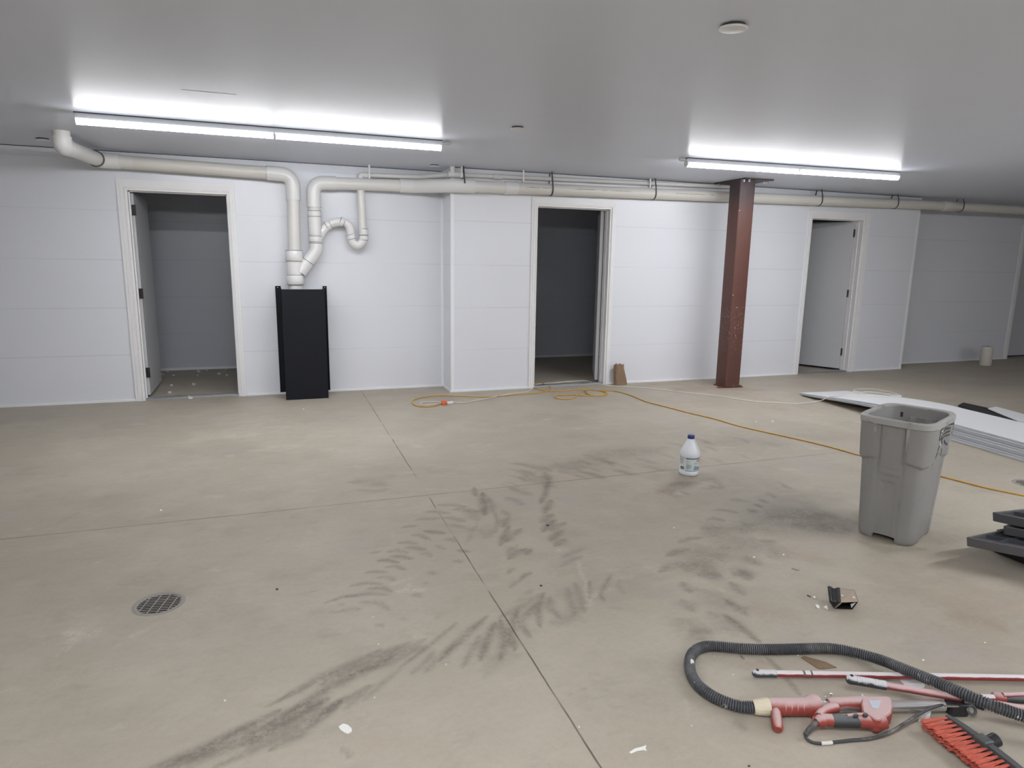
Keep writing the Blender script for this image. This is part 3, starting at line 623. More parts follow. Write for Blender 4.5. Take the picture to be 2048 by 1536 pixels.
# ------------------------------------------------------------------ ceiling covers
def cover(px, py, r, label, tilt=0):
    p = at(px, py, H); root = thing('ceiling_cover', (p.x, p.y, H), label, 'cover', 'round covers on the ceiling')
    obj('gap_ring', MB().lathe([(r*.80, 0), (r*.80, -.010)], (p.x, p.y, H), 28), M['shadow_gap'], root)
    mb = MB().lathe([(r*.6, 0), (r*.97, .001), (r, -.003), (r*.95, -.007), (r*.5, -.010), (r*.01, -.011)], (0, 0, 0), 32)
    mt = Matrix.Rotation(tilt, 4, 'X'); mb.v = [tuple(mt @ Vector(v)+Vector((p.x, p.y, H-.011))) for v in mb.v]
    obj('disc', mb, M['cover'], root, smooth=40)
cover(1467, 50, .058, 'white disc cover hanging slightly open from the ceiling at upper right', .05)
cover(1035, 254, .050, 'small flat disc cover on the ceiling between the two strip lights')
cover(869, 330, .050, 'small disc cover on the ceiling by the wall, near the left light plug')
cover(85, 277, .055, 'small disc cover on the ceiling at the far left, beside where the pipe goes up')
pp = at(418, 184, H); tag(obj('ceiling_crack', MB().box(pp.x-.15, pp.x+.15, pp.y-.0012, pp.y+.0012, H-.001, H+.001), M['shadow_gap']), 'thin dark scratch on the ceiling above the left strip light', 'scratch')

# ------------------------------------------------------------------ white pipes
def coupling(root, name, p, d, r, L, mat=None, lines=True):
    d = Vector(d).normalized(); p = Vector(p)
    mb = MB().tube([p-d*L/2, p-d*(L/2-.004), p+d*(L/2-.004), p+d*L/2], [r-.003, r, r, r-.003], 28)
    o = obj(name, mb, mat or M['pvc_fit'], root, smooth=50)
    if lines:
        for s in (-1, 1): q = p+d*s*(L/2+.0005); obj('glue_line', MB().tube([q-d*.002, q+d*.002], [r-.001, r-.001], 28), M['primer'], o, smooth=50)
    return o
RM = .061
YV = 7.125     # axis of the pipes that stand at the wall
yP = 7.10
root = thing('drain_pipe', (.175, YV, 0), 'thick white drain pipe running from the ceiling along the wall into the black box', 'pipe')
pz = at(122, 262, H); a1 = Vector((pz.x, pz.y, H)); e1 = a1+Vector((.02, .06, -.16))
pl0 = at(205, 321, yP, 1); pl1 = at(548, 347, yP, 1)
zA = lambda x: pl0.z+(pl1.z-pl0.z)*(x-pl0.x)/(pl1.x-pl0.x)
k0 = Vector((a1.x, a1.y, H-.11)); k1 = Vector((pl0.x-.02, yP, pl0.z+.0))
obj('pipe', MB().tube(fillet([a1+Vector((0, 0, .02)), k0, k1, Vector((pl0.x+.25, yP, zA(pl0.x+.25)))], [.10, .12]), RM, 28), M['pvc'], root, smooth=50)
dk = (k1-k0).normalized()
obj('elbow', MB().tube(fillet([k0+Vector((0, 0, .07)), k0+Vector((0, 0, .0)), k0+dk*.13], .09), RM+.007, 28), M['pvc_fit'], root, smooth=50)
obj('elbow', MB().tube(fillet([k1-dk*.10, k1, k1+Vector((.16, 0, -.002))], .10), RM+.007, 28), M['pvc_fit'], root, smooth=50)
coupling(root, 'coupling', k1-dk*.105, dk, RM+.010, .012, M['primer'], False)
xA = .178
obj('pipe', MB().tube([(pl0.x+.1, yP, zA(pl0.x+.1)), (.02, yP, zA(.02))], RM, 28), M['old_pvc'], root, smooth=50)
zt = zA(xA)
obj('elbow', MB().tube(fillet([(-.06, yP, zA(-.06)), (xA, yP, zt), (xA, YV-.015, zt-.24)], .13, 14), RM+.008, 28), M['pvc_fit'], root, smooth=50)
obj('pipe', MB().tube([(xA, YV-.015, zt-.15), (xA-.012, YV-.015, 1.47)], RM-.002, 28), M['pvc'], root, smooth=50)
coupling(root, 'glue_line', (-.06, yP, zA(-.06)), (1, 0, 0), RM+.0085, .004, M['primer'], False)
xA2 = xA-.016
o = coupling(root, 'coupling', (xA2, YV-.02, 1.445), (0, 0, 1), .083, .105)
obj('wye', MB().tube([(xA2, YV-.02, 1.40), (xA2, YV-.02, 1.20)], .077, 28), M['pvc_fit'], root, smooth=50)
coupling(root, 'coupling', (xA2, YV-.02, 1.205), (0, 0, 1), .084, .095)
obj('pipe', MB().tube([(xA2, YV-.02, 1.17), (xA2, YV-.02, .75)], .070, 28), M['pvc'], root, smooth=50)
# second stack
root = thing('branch_pipe', (.372, YV, 0), 'thick white pipe that turns down from the wall run into a slanted branch', 'pipe')
xB = .374; yB = YV-.02
q0 = at(665, 366.5, yB, 1); q1 = at(815, 372.0, yB, 1)
zB = lambda x: q0.z+(q1.z-q0.z)*(x-q0.x)/(q1.x-q0.x)
obj('elbow', MB().tube(fillet([(xB+.22, yB, zB(xB+.22)), (xB, yB, zB(xB)), (xB, yB, zB(xB)-.24)], .15, 14), RM+.008, 28), M['pvc_fit'], root, smooth=50)
xm = 1.30; yM = 6.775
r0 = at(960, 373.5, yM, 1); r1 = at(1780, 407, yM, 1); sl = (r1.z-r0.z)/(r1.x-r0.x)
zM = lambda x: r0.z+sl*(x-r0.x)
obj('pipe', MB().tube([(xB+.12, yB, zB(xB+.12)), (xm, yB, zB(xm))], RM, 28), M['pvc'], root, smooth=50)
coupling(root, 'coupling', (xB+.21, yB, zB(xB+.21)), (1, 0, 0), RM+.0085, .004, M['primer'], False)
coupling(root, 'coupling', (xB, yB, zB(xB)-.235), (0, 0, 1), RM+.0085, .004, M['primer'], False)
xe = 1.83
obj('offset_bend', MB().tube(fillet([(xm-.06, yB, zB(xm-.06)), (xm+.10, yB, zB(xm+.1)), (xe-.10, yM, zM(xe-.1)), (xe+.13, yM, zM(xe+.13))], .14, 8), RM+.009, 28), M['pvc_fit'], root, smooth=50)
obj('pipe', MB().tube([(xe+.1, yM, zM(xe+.1)), (2.34, yM, zM(2.34))], RM, 28), M['pvc'], root, smooth=50)
coupling(root, 'coupling', (2.36, yM, zM(2.36)), (1, 0, .01), RM+.006, .15, lines=False)
obj('pipe', MB().tube([(2.40, yM, zM(2.40)), (16.9, yM, zM(2.40)+(16.9-2.4)*sl*.35)] if False else [(2.40, yM, zM(2.40)), (8.3, yM, zM(8.3)), (16.9, yM, min(H-.08, zM(8.3)+.02))], RM, 28), M['old_pvc'], root, smooth=50)
coupling(root, 'coupling', (8.75, yM, zM(8.3)), (1, 0, .005), RM+.007, .26, M['old_pvc'], lines=False)
# printed line on the cream pipe
for (xa, xb) in ((2.52, 2.66), (2.70, 2.78), (3.10, 3.34), (3.40, 3.46), (3.52, 3.75), (4.35, 4.75), (4.80, 4.86)):
    pr = MB(); xx = xa
    while xx < xb:
        L = random.uniform(.006, .03); zz = zM(xx)+.006+random.uniform(-.0015, .0015)
        pr.box(xx, xx+L, yM-RM-.0006, yM-RM+.004, zz, zz+random.uniform(.0015, .004)); xx += L+random.uniform(-.004, .0)
    obj('printed_line', pr, M['print'], root)
obj('pipe', MB().tube([(xB, yB, zB(xB)-.15), (xB+.002, yB, 1.60)], RM-.004, 28), M['pvc'], root, smooth=50)
coupling(root, 'coupling', (xB, yB, 1.865), (0, 0, 1), RM+.006, .055)
obj('wye', MB().tube([(xB, yB, 1.85), (xB, yB, 1.66)], RM+.003, 28), M['pvc_fit'], root, smooth=50)
coupling(root, 'coupling', (xB+.002, yB, 1.615), (0, 0, 1), RM+.006, .055)
w0 = at(601, 545, yB, 1)
pth = fillet([(xB+.004, yB, 1.60), (xB+.004, yB, 1.50), (w0.x, yB, w0.z)], .13, 14)
obj('elbow', MB().tube(pth, RM+.003, 28), M['pvc_fit'], root, smooth=50)
mid = (Vector((xB+.004, yB, 1.50))+Vector((w0.x, yB, w0.z)))/2; dv = (Vector((w0.x, yB, w0.z))-Vector((xB+.004, yB, 1.50))).normalized()
coupling(root, 'glue_line', mid, dv, RM+.0045, .003, M['primer'], False)
coupling(root, 'glue_line', (xB+.004, yB, 1.575), (0, 0, 1), RM+.0045, .003, M['primer'], False)
# trap
root = thing('trap_pipe', (.845, YV, 0), 'thinner white pipe with a U trap and arched branch beside the drain stacks', 'pipe')
RT_ = .040
tp = [at(*p, YV, 1) for p in [(634, 482), (646, 461), (656, 451), (668, 445.5), (684, 444), (696, 450), (701, 463), (702, 474), (705, 485), (714, 490.5), (723, 486), (727, 476), (727.5, 462)]]
obj('trap', MB().tube(catmull(tp, .012), RT_+.003, 22), M['pvc_fit'], root, smooth=50)
zc = at(726, 470, YV, 1); xc = zc.x
obj('pipe', MB().tube([(xc-.004, YV, zc.z), (xc-.012, YV, 2.20)], RT_, 22), M['pvc'], root, smooth=50)
for i, j in ((2, 3), (4, 5), (7, 8), (11, 12)):
    coupling(root, 'collar', tp[i], tp[j]-tp[i], RT_+.006, .045)
coupling(root, 'collar', at(727.5, 464, YV, 1), (0, 0, 1), RT_+.006, .06)
# small vent pipe
root = thing('vent_pipe', (xc, YV, 2.2), 'slim white pipe just under the ceiling above the thick pipe', 'pipe')
RS = .024
s0 = at(735, 351, 7.15, 1); s1 = at(840, 354, 7.12, 1); s2 = at(905, 349, 6.84, 1); s3 = at(1460, 373.5, 6.815, 1)
ZS = lambda p: Vector((p.x, p.y, p.z))
obj('pipe', MB().tube(fillet([(xc-.012, 7.14, s0.z-.10), (xc-.012, 7.14, s0.z), s1, s2, ZS(s2)+Vector((.25, 0, .002)), s3+Vector((.15, 0, 0))], [.04, .1, .1, .05]), RS, 16), M['pvc'], root, smooth=50)
obj('elbow', MB().tube(fillet([(xc-.012, 7.14, s0.z-.06), (xc-.012, 7.14, s0.z), (xc+.07, 7.14, s0.z)], .035), RS+.005, 16), M['pvc_fit'], root, smooth=50)
obj('tee', MB().tube([ZS(s2)-Vector((.05, 0, 0)), ZS(s2)+Vector((.09, 0, 0))], RS+.006, 16).tube([ZS(s2), ZS(s2)+Vector((0, 0, H-s2.z))], RS+.004, 16), M['pvc_fit'], root, smooth=50)
coupling(root, 'coupling', (2.23, 6.835, s2.z+.003), (1, 0, 0), RS+.005, .10, lines=False)
# white clips holding the slim pipe
for px, nm in ((738, 'white clip holding the slim pipe above the first bend'), (922, 'white clip on the slim pipe at the corner of the bump-out'), (1045, 'white clip on the slim pipe above the middle doorway'), (1299, 'white clip on the slim pipe left of the red post')):
    yy = 7.12 if px < 800 else 6.80; x = at(px, 350, yy, 1).x; z = (s0.z if px < 800 else s2.z)-.02
    mb = MB().box(x-.009, x+.009, yy-.034, yy-.024, z-.01, H).box(x-.009, x+.009, yy-.03, yy+.03, z-.016, z-.008)
    tag(obj('pipe_clip', mb, M['clip'], bevel=.002), nm, 'clip', 'white clips on the slim pipe')
# black straps
names = ['black strap around the thick pipe at the corner of the bump-out', 'black strap around the thick pipe over the middle doorway', 'black strap around the thick pipe left of the red post', 'black strap around the thick pipe above the right doorway, left one', 'black strap around the thick pipe right of the right doorway', 'black strap around the thick pipe over the dim far wall']
for (px, py), nm in zip([(929, 375), (1105, 380), (1311, 388), (1643, 403), (1795, 409), (1926, 413)], names):
    x = at(px, py, yM-.05, 1).x; z = zM(min(x, 8.3)); r = RM+.003
    path = [Vector((x-.012, yM-.045, H-.002)), Vector((x-.004, yM-r*1.0, z+.05))]+[Vector((x, yM-r*math.cos(t), z-r*math.sin(t))) for t in np.linspace(-.1, PI+.1, 14)]+[Vector((x+.004, yM+r, z+.05)), Vector((x+.005, yM+.045, H-.002))]
    a, b, th = [], [], []
    for i, p in enumerate(path):
        tdir = (path[min(i+1, len(path)-1)]-path[max(i-1, 0)]).normalized(); nrm = tdir.cross(Vector((1, 0, 0))).normalized()
        a.append(p-Vector((.008, 0, 0))); b.append(p+Vector((.008, 0, 0))); th.append(nrm*.003)
    tag(obj('pipe_strap', MB().ribbon(a, b, th), M['strap'], smooth=50), nm, 'strap', 'black pipe straps')

# ------------------------------------------------------------------ black cover box on the wall
root = thing('metal_cover_box', (.22, 7.07, 0), 'tall black metal cover box against the white wall, left of centre', 'box')
bz = 1.118; fy = 6.895; t = .003
obj('front_panel', MB().box(.018, .434, fy, fy+t, 0.0, bz).box(.018, .018+t, fy, YA-.002, 0.0, bz).box(.434-t, .434, fy, YA-.002, 0.0, bz), M['black_metal'], root, bevel=.0012)
for x0, x1, n_ in ((-.036, .018, 1), (.434, .474, 2)):
    obj('flange', MB().box(x0, x1, YA-.010, YA-.003, .02, bz+.020).box(x0 if n_ == 1 else x1-t, x0+t if n_ == 1 else x1, YA-.03, YA-.003, .02, bz+.020), M['black_metal'], root, bevel=.001)
for x_ in (-.012, .455): obj('screw', MB().tube([(x_, YA-.013, bz+.005), (x_, YA-.008, bz+.005)], .004, 10), M['bolt'], root)

# ------------------------------------------------------------------ red steel post
px0, px1, py0, py1 = 4.893, 5.100, 6.285, 6.480
root = thing('steel_post', ((px0+px1)/2, (py0+py1)/2, 0), 'rusty red steel post bolted to the ceiling, standing before the white wall', 'post')
def rrect(x0, x1, y0, y1, r, n=5):
    out = []
    for cx, cy, a0 in ((x1-r, y1-r, 0), (x0+r, y1-r, PI/2), (x0+r, y0+r, PI), (x1-r, y0+r, 1.5*PI)):
        out += [(cx+r*math.cos(a0+k/n*PI/2), cy+r*math.sin(a0+k/n*PI/2)) for k in range(n+1)]
    return out
obj('shaft', MB().prism(rrect(px0, px1, py0, py1, .018), .005, H-.012), M['rust'], root, smooth=40)
pc = [at(1432.5, 368.5, H-.014), at(1491, 357.5, H-.014), at(1549, 361.3, H-.014)]
fx = pc[1].x; fyy = pc[1].y
obj('top_plate', MB().box(fx, pc[2].x, fyy, pc[0].y, H-.014, H-.0005), M['grease'], root, bevel=.002)
for (x, y) in ((fx+.03, fyy+.06), (fx+.075, fyy+.03), (pc[2].x-.03, fyy+.05), (fx+.03, pc[0].y-.06), (pc[2].x-.07, fyy+.09)):
    obj('bolt', MB().lathe([(.013, 0), (.013, -.012), (.010, -.016), (.007, -.016), (.007, -.026)], (x, y, H-.014), 6), M['bolt'], root)
for px_, py_ in ((1466, 590), (1474, 615), (1479, 421)):
    q = at(px_, py_, py0-.0015, 1)
    obj('paint_spot', MB().lathe([(.004, -.004), (.006, 0), (.004, .004)], (q.x, py0-.001, q.z), 10, sy=.3), M['flake'], root)
fo = MB().prism([(px0-.085, py0+.02), (px0-.01, py0-.008), (px1-.03, py0-.015), (px1+.035, py0-.02), (px1+.04, py0+.02), (px1+.02, py0+.05), (px1+.01, py1+.02), (px0-.01, py1+.02), (px0-.01, py0+.07), (px0-.08, py0+.05)], 0, .010)
fo.prism([(px0+.02, py0-.012), (px1-.02, py0-.02), (px1+.02, py0-.01), (px1+.01, py0+.02), (px0+.02, py0+.01)], .01, .026)
obj('base_plate', fo, M['rust'], root, bevel=.004)

# ------------------------------------------------------------------ trash can
def trash_can():
    C = Vector((3.103, 2.474)); A = math.radians(24)
    u = Vector((math.cos(A), math.sin(A))); wv = Vector((math.sin(A), -math.cos(A)))   # wv points toward the viewer's left-front face
    HH = .655
    root = thing('trash_can', (C.x, C.y, 0), 'grey square plastic trash can standing open on the concrete floor', 'trash can')
    NT_, NZ = 200, 90
    def half(z):
        k = z/HH; return (.176+(.226-.176)*k, .134+(.161-.134)*k)    # half along u, half along w
    def S(t, z, off=0):
        """t 0..4 around: corners at .5+k; returns point and outward dir"""
        hu, hw = half(z); ang = t*PI/2
        c, s = math.cos(ang), math.sin(ang); n = 5.2
        r = (abs(c/(hu+off))**n+abs(s/(hw+off))**n)**(-1/n)
        a, b = c*r, s*r
        return Vector((C.x+u.x*a+wv.x*b, C.y+u.y*a+wv.y*b, z)), (a/(hu+off), b/(hw+off))
    def relief(t, z):
        _, (a, b) = S(t, z); f = min(abs(a), abs(b))/max(abs(a), abs(b))     # 0 mid face, 1 corner
        sm = lambda x, lo, hi: min(1, max(0, (x-lo)/(hi-lo)))
        pillar = sm(f, .40, .46); d = .007*pillar
        zl = .43+.035*(1-f)  # lower edge of the upper band
        d += .011*sm(z, zl-.006, zl+.004)*sm(f, .38, .43)
        zl2 = .355+.02*math.sin(f*3); side = abs(a) >= abs(b)
        if side: d += .004*sm(z, .365-.01*f, .372)*sm(.36, f, f+.04) - .005*sm(.33, z, z+.006)*sm(.27, f, f+.03)
        d += .003*sm(z, .40, .405)*sm(.33, f, f+.05)
        return d
    mb = MB(); vs = []
    for i in range(NZ+1):
        z = HH*i/NZ
        for k in range(NT_):
            t = 4*k/NT_; d = relief(t, z)
            if z < .02: d -= .008*(1-z/.02)**2
            p, (a, b) = S(t, z, d)
            f = min(abs(a), abs(b))/max(abs(a), abs(b))
            if f < .42 and z < .030 and abs(a) >= abs(b): p = Vector((p.x, p.y, .030)); p = p
            vs.append(p)
    fs = [(i*NT_+k, i*NT_+(k+1) % NT_, (i+1)*NT_+(k+1) % NT_, (i+1)*NT_+k) for i in range(NZ) for k in range(NT_)]
    o0 = len(vs)                                            # inner skin
    for i in range(NZ//3+1):
        z = HH-(HH-.035)*i/(NZ//3)
        for k in range(NT_): vs.append(S(4*k/NT_, z, -.006)[0])
    fs += [(o0+i*NT_+k, o0+(i+1)*NT_+k, o0+(i+1)*NT_+(k+1) % NT_, o0+i*NT_+(k+1) % NT_) for i in range(NZ//3) for k in range(NT_)]
    fs += [(NZ*NT_+k, NZ*NT_+(k+1) % NT_, o0+(k+1) % NT_, o0+k) for k in range(NT_)]
    lb = o0+(NZ//3)*NT_; fs += [tuple(range(lb+NT_-1, lb-1, -1))]
    mb.add(vs, fs); obj('body', mb, M['can'], root, smooth=32)
    # rolled rim
    rim = MB(); prof = [(-.007, -.004), (-.006, .004), (.002, .009), (.013, .009), (.020, .003), (.021, -.022), (.017, -.026), (.012, -.024), (.010, -.004)]
    vs = []
    for k in range(NT_):
        for (o_, z_) in prof:
            p, _ = S(4*k/NT_, HH, o_); vs.append((p.x, p.y, HH+z_))
    n = len(prof); rim.add(vs, [(k*n+j, k*n+(j+1) % n, ((k+1) % NT_)*n+(j+1) % n, ((k+1) % NT_)*n+j) for k in range(NT_) for j in range(n)])
    obj('rim', rim, M['can_rim'], root, smooth=40)
    # vertical ribs hanging from the rim on the front face, and the one at its left
    def strip(t, z0, z1, hw, off, mat, nm):
        a, b, th = [], [], []
        for i in range(13):
            z = z0+(z1-z0)*i/12; d = relief(t, z)+.001
            p, _ = S(t-hw, z, d); q, _ = S(t+hw, z, d); nrm = (S(t, z, .1)[0]-S(t, z, 0)[0]).normalized()
            a.append(p); b.append(q); th.append(nrm*off)
        return obj(nm, MB().ribbon(a, b, th), mat, root, smooth=40)
    strip(1.815, .635, .555, .016, .006, M['can_rim'], 'rib'); strip(2.20, .635, .585, .012, .004, M['can_rim'], 'rib')
    strip(1.815, .557, .512, .009, .005, M['can_rim'], 'rib')
    # hand grip ledge and hole inside the back wall
    def inside(t0, t1, z0, z1, dep, mat, nm):
        a, b, th = [], [], []
        for i in range(9):
            t = t0+(t1-t0)*i/8; p, _ = S(t, z0, -.0062); q, _ = S(t, z1, -.0062); nrm = (S(t, z0, 0)[0]-S(t, z0, .1)[0]).normalized()
            a.append(p); b.append(q); th.append(nrm*dep)
        return obj(nm, MB().ribbon(a, b, th), mat, root, smooth=40)
    inside(-.13, .24, .575, .605, .012, M['can_rim'], 'inner_grip')
    inside(-.27, -.235, .595, .622, .001, M['black_plastic'], 'drain_hole')
    # worn recycling print on the right face near the front corner
    def patch(pts, w_, mat, nm):
        a, b, th = [], [], []
        P = [Vector((p[0]*.42, p[1])) for p in pts]
        for i, p in enumerate(P):
            d = (P[min(i+1, len(P)-1)]-P[max(i-1, 0)]).normalized(); n_ = Vector((-d.y, d.x))
            for lst, sgn in ((a, -1), (b, 1)):
                q = p+n_*w_*sgn/2; t = q.x/.42; z = q.y
                pt, _ = S(t, z, relief(t, z)+.0012); lst.append(pt)
            nrm = (S(p.x/.42, p.y, .1)[0]-S(p.x/.42, p.y, 0)[0]).normalized(); th.append(nrm*.0008)
        return MB().ribbon(a, b, th)
    dark = MB(); TS = 0
    for pts in ([(.42, .620), (.42, .575), (.40, .565), (.36, .575)], [(.42, .620), (.38, .625), (.34, .628)], [(.36, .575), (.38, .60), (.30, .605)], [(.31, .622), (.26, .630), (.20, .634)],
                [(.31, .622), (.31, .610), (.24, .612)], [(.20, .634), (.20, .600), (.28, .590), (.34, .585)], [(.35, .565), (.28, .572), (.20, .580)], [(.36, .565), (.33, .550), (.31, .535)],
                [(.40, .50), (.42, .48), (.44, .47)], [(.38, .53), (.40, .51)], [(.30, .51), (.29, .49), (.30, .47)], [(.26, .55), (.24, .52)], [(.45, .46), (.47, .445), (.48, .44)]):
        pts = [(.55+(a_-.20)*2.7, b_-.012) for a_, b_ in pts]
        for i in range(len(pts)-1):
            sub = patch([pts[i], ((pts[i][0]+pts[i+1][0])/2, (pts[i][1]+pts[i+1][1])/2), pts[i+1]], .008, None, None); dark.add(sub.v, sub.f)
    obj('worn_print', dark, M['dark_print'], root)
    wh = MB()
    for pts in ([(.40, .612), (.36, .608), (.35, .60)], [(.405, .600), (.37, .59)], [(.40, .55), (.36, .535), (.34, .525)], [(.35, .50), (.33, .48)], [(.22, .53), (.23, .51)], [(.46, .49), (.44, .475)]):
        pts = [(.55+(a_-.20)*2.7, b_-.012) for a_, b_ in pts]
        for i in range(len(pts)-1):
            sub = patch([pts[i], ((pts[i][0]+pts[i+1][0])/2, (pts[i][1]+pts[i+1][1])/2), pts[i+1]], .009, None, None); wh.add(sub.v, sub.f)
    obj('worn_sticker', wh, M['white_print'], root)
trash_can()

# ------------------------------------------------------------------ bleach jug
def jug():
    c = Vector((2.604, 3.662, 0)); root = thing('bleach_jug', c, 'white plastic jug with a dark blue cap and printed label on the floor', 'bottle')
    R = .066
    prof = [(.004, .001), (.056, .0), (.063, .004), (R, .014), (R+.001, .03), (R-.002, .036), (R-.002, .128), (R+.001, .133), (R+.0015, .15), (R-.002, .165), (R-.010, .185), (R-.024, .212), (R-.036, .235), (.0235, .250), (.022, .256)]
    obj('bottle_body', MB().lathe(prof, c, 56, sx=1.0, sy=.98), M['jug'], root, smooth=60)
    cap = MB().lathe([(.0215, .250), (.0235, .252), (.0235, .272), (.021, .276), (.002, .277)], c, 48)
    vs = cap.v; cap.v = [tuple(Vector(v)+((Vector(v)-c).normalized()*.0) ) for v in vs]
    obj('cap', cap, M['jug_cap'], root, smooth=40)
    va = math.atan2(CAM.y-c.y, CAM.x-c.x)      # direction of the room's entry side, where the label's back seam faces
    def band(a0, a1, z0, z1, off, mat, nm, slant=0):
        a, b, th = [], [], []
        n = max(2, int(abs(a1-a0)/.06)+1)
        for i in range(n+1):
            q = va+a0+(a1-a0)*i/n; d = Vector((math.cos(q), math.sin(q)*.98, 0)); r = R-.002+off; s = slant*i/n
            a.append(c+d*r+Vector((0, 0, z0+s))); b.append(c+d*r+Vector((0, 0, z1+s))); th.append(d*.0005)
        return obj(nm, MB().ribbon(a, b, th), mat, root, smooth=60)
    lw = band(-1.55, -.42, .034, .128, .0003, M['lab_white'], 'back_label')
    lf = band(-.38, 1.75, .034, .128, .0003, M['lab_pale'], 'front_label')
    def sub(par, a0, a1, z0, z1, mat, nm, slant=0, off=.0010):
        o = band(a0, a1, z0, z1, off, mat, nm, slant); o.parent = par; return o
    sub(lf, -.37, 1.74, .121, .127, M['lab_blue'], 'blue_stripe'); sub(lf, -.37, 1.74, .036, .0395, M['lab_teal'], 'teal_stripe')
    sub(lf, .82, 1.55, .102, .114, M['lab_red'], 'red_badge'); sub(lf, .88, 1.2, .106, .1095, M['lab_white'], 'badge_text', off=.0016)
    sub(lf, .98, 1.08, .088, .094, M['lab_yellow'], 'yellow_mark'); sub(lf, 1.06, 1.14, .090, .098, M['lab_yellow'], 'yellow_mark'); sub(lf, .55, .85, .088, .0905, M['lab_ink'], 'small_text')
    sub(lw, -1.5, -.44, .1245, .1268, M['lab_ink'], 'black_line')
    for k, z in enumerate((.115, .109, .105, .098, .092, .086, .080)): sub(lw, -1.4+.1*(k % 2), -.55-.07*(k % 3), z, z+.0018, M['lab_ink'], 'small_text')
    for k in range(9): sub(lw, -1.02+k*.055, -1.02+k*.055+(.03 if k % 3 else .042), .044, .064, M['lab_ink'], 'barcode')
    for k, (z, e) in enumerate(((.079, .22), (.072, .28), (.066, .10), (.060, .18), (.055, -.02))): sub(lf, -.26, e, z, z+.002, M['lab_teal'] if k < 3 else M['lab_blue'], 'small_text')
    # wrapped lettering
    cu = bpy.data.curves.new('letters', 'FONT'); cu.body = 'Bleach'; cu.size = .037; cu.shear = .25; cu.extrude = 0
    to = bpy.data.objects.new('letters', cu); COL.objects.link(to)
    dg = bpy.context.evaluated_depsgraph_get(); tm = bpy.data.meshes.new_from_object(to.evaluated_get(dg)); bpy.data.objects.remove(to)
    mb = MB(); vs = []
    bm = bmesh.new(); bm.from_mesh(tm); bmesh.ops.triangulate(bm, faces=bm.faces); bmesh.ops.subdivide_edges(bm, edges=bm.edges, cuts=3, use_grid_fill=True)
    for v in bm.verts:
        q = va+.46+v.co.x/(R)*1.0; d = Vector((math.cos(q), math.sin(q)*.98, 0)); vs.append(c+d*(R-.002+.0018)+Vector((0, 0, .046+v.co.y)))
    bm.verts.index_update(); mb.add(vs, [tuple(v.index for v in f.verts) for f in bm.faces]); bm.free()
    o = obj('lettering', mb, M['lab_blue'], root); o.parent = lf
jug()

# ------------------------------------------------------------------ floor drains
def drain(c, label):
    root = thing('floor_drain', (c.x, c.y, 0), label, 'drain', 'round floor drains')
    R = DRR; n = 40
    ringp = [(R+.013, -.002), (R+.011, .0012), (R+.004, .002), (R-.004, .002), (R-.007, -.001), (R-.007, -.005), (R+.004, -.006)]
    mb = MB(); vs = [(c.x+r*math.cos(2*PI*k/n), c.y+r*math.sin(2*PI*k/n), z) for k in range(n) for r, z in ringp]; q = len(ringp)
    mb.add(vs, [(k*q+j, k*q+(j+1) % q, ((k+1) % n)*q+(j+1) % q, ((k+1) % n)*q+j) for k in range(n) for j in range(q)])
    obj('ring', mb, M['cast'], root, smooth=50)
    obj('pit', MB().lathe([(R-.004, -.0045), (R-.004, -.11), (.001, -.11)], (c.x, c.y, 0), 28, cap=False), M['pit'], root)
    g = MB(); ang = math.radians(-12); a = Vector((math.cos(ang), math.sin(ang), 0)); b = Vector((-a.y, a.x, 0)); Z = Vector((0, 0, 1)); ri = R-.006
    k = -ri+.006
    while k < ri:
        h = math.sqrt(max(0, ri*ri-k*k))
        if h > .012: g.obox(Vector((c.x, c.y, -.002))+b*k, a, b, Z, h, .0023, .0006)
        k += .0138
    for k in (-.055, -.018, .018, .055):
        h = math.sqrt(ri*ri-k*k); g.obox(Vector((c.x, c.y, -.001))+a*k, b, a, Z, h, .0020, .0007)
    obj('grate', g, M['cast'], root)
drain(DR1, 'round iron floor drain in the concrete at lower left'); drain(DR2, 'round floor drain cut by the right edge, past the trash can')

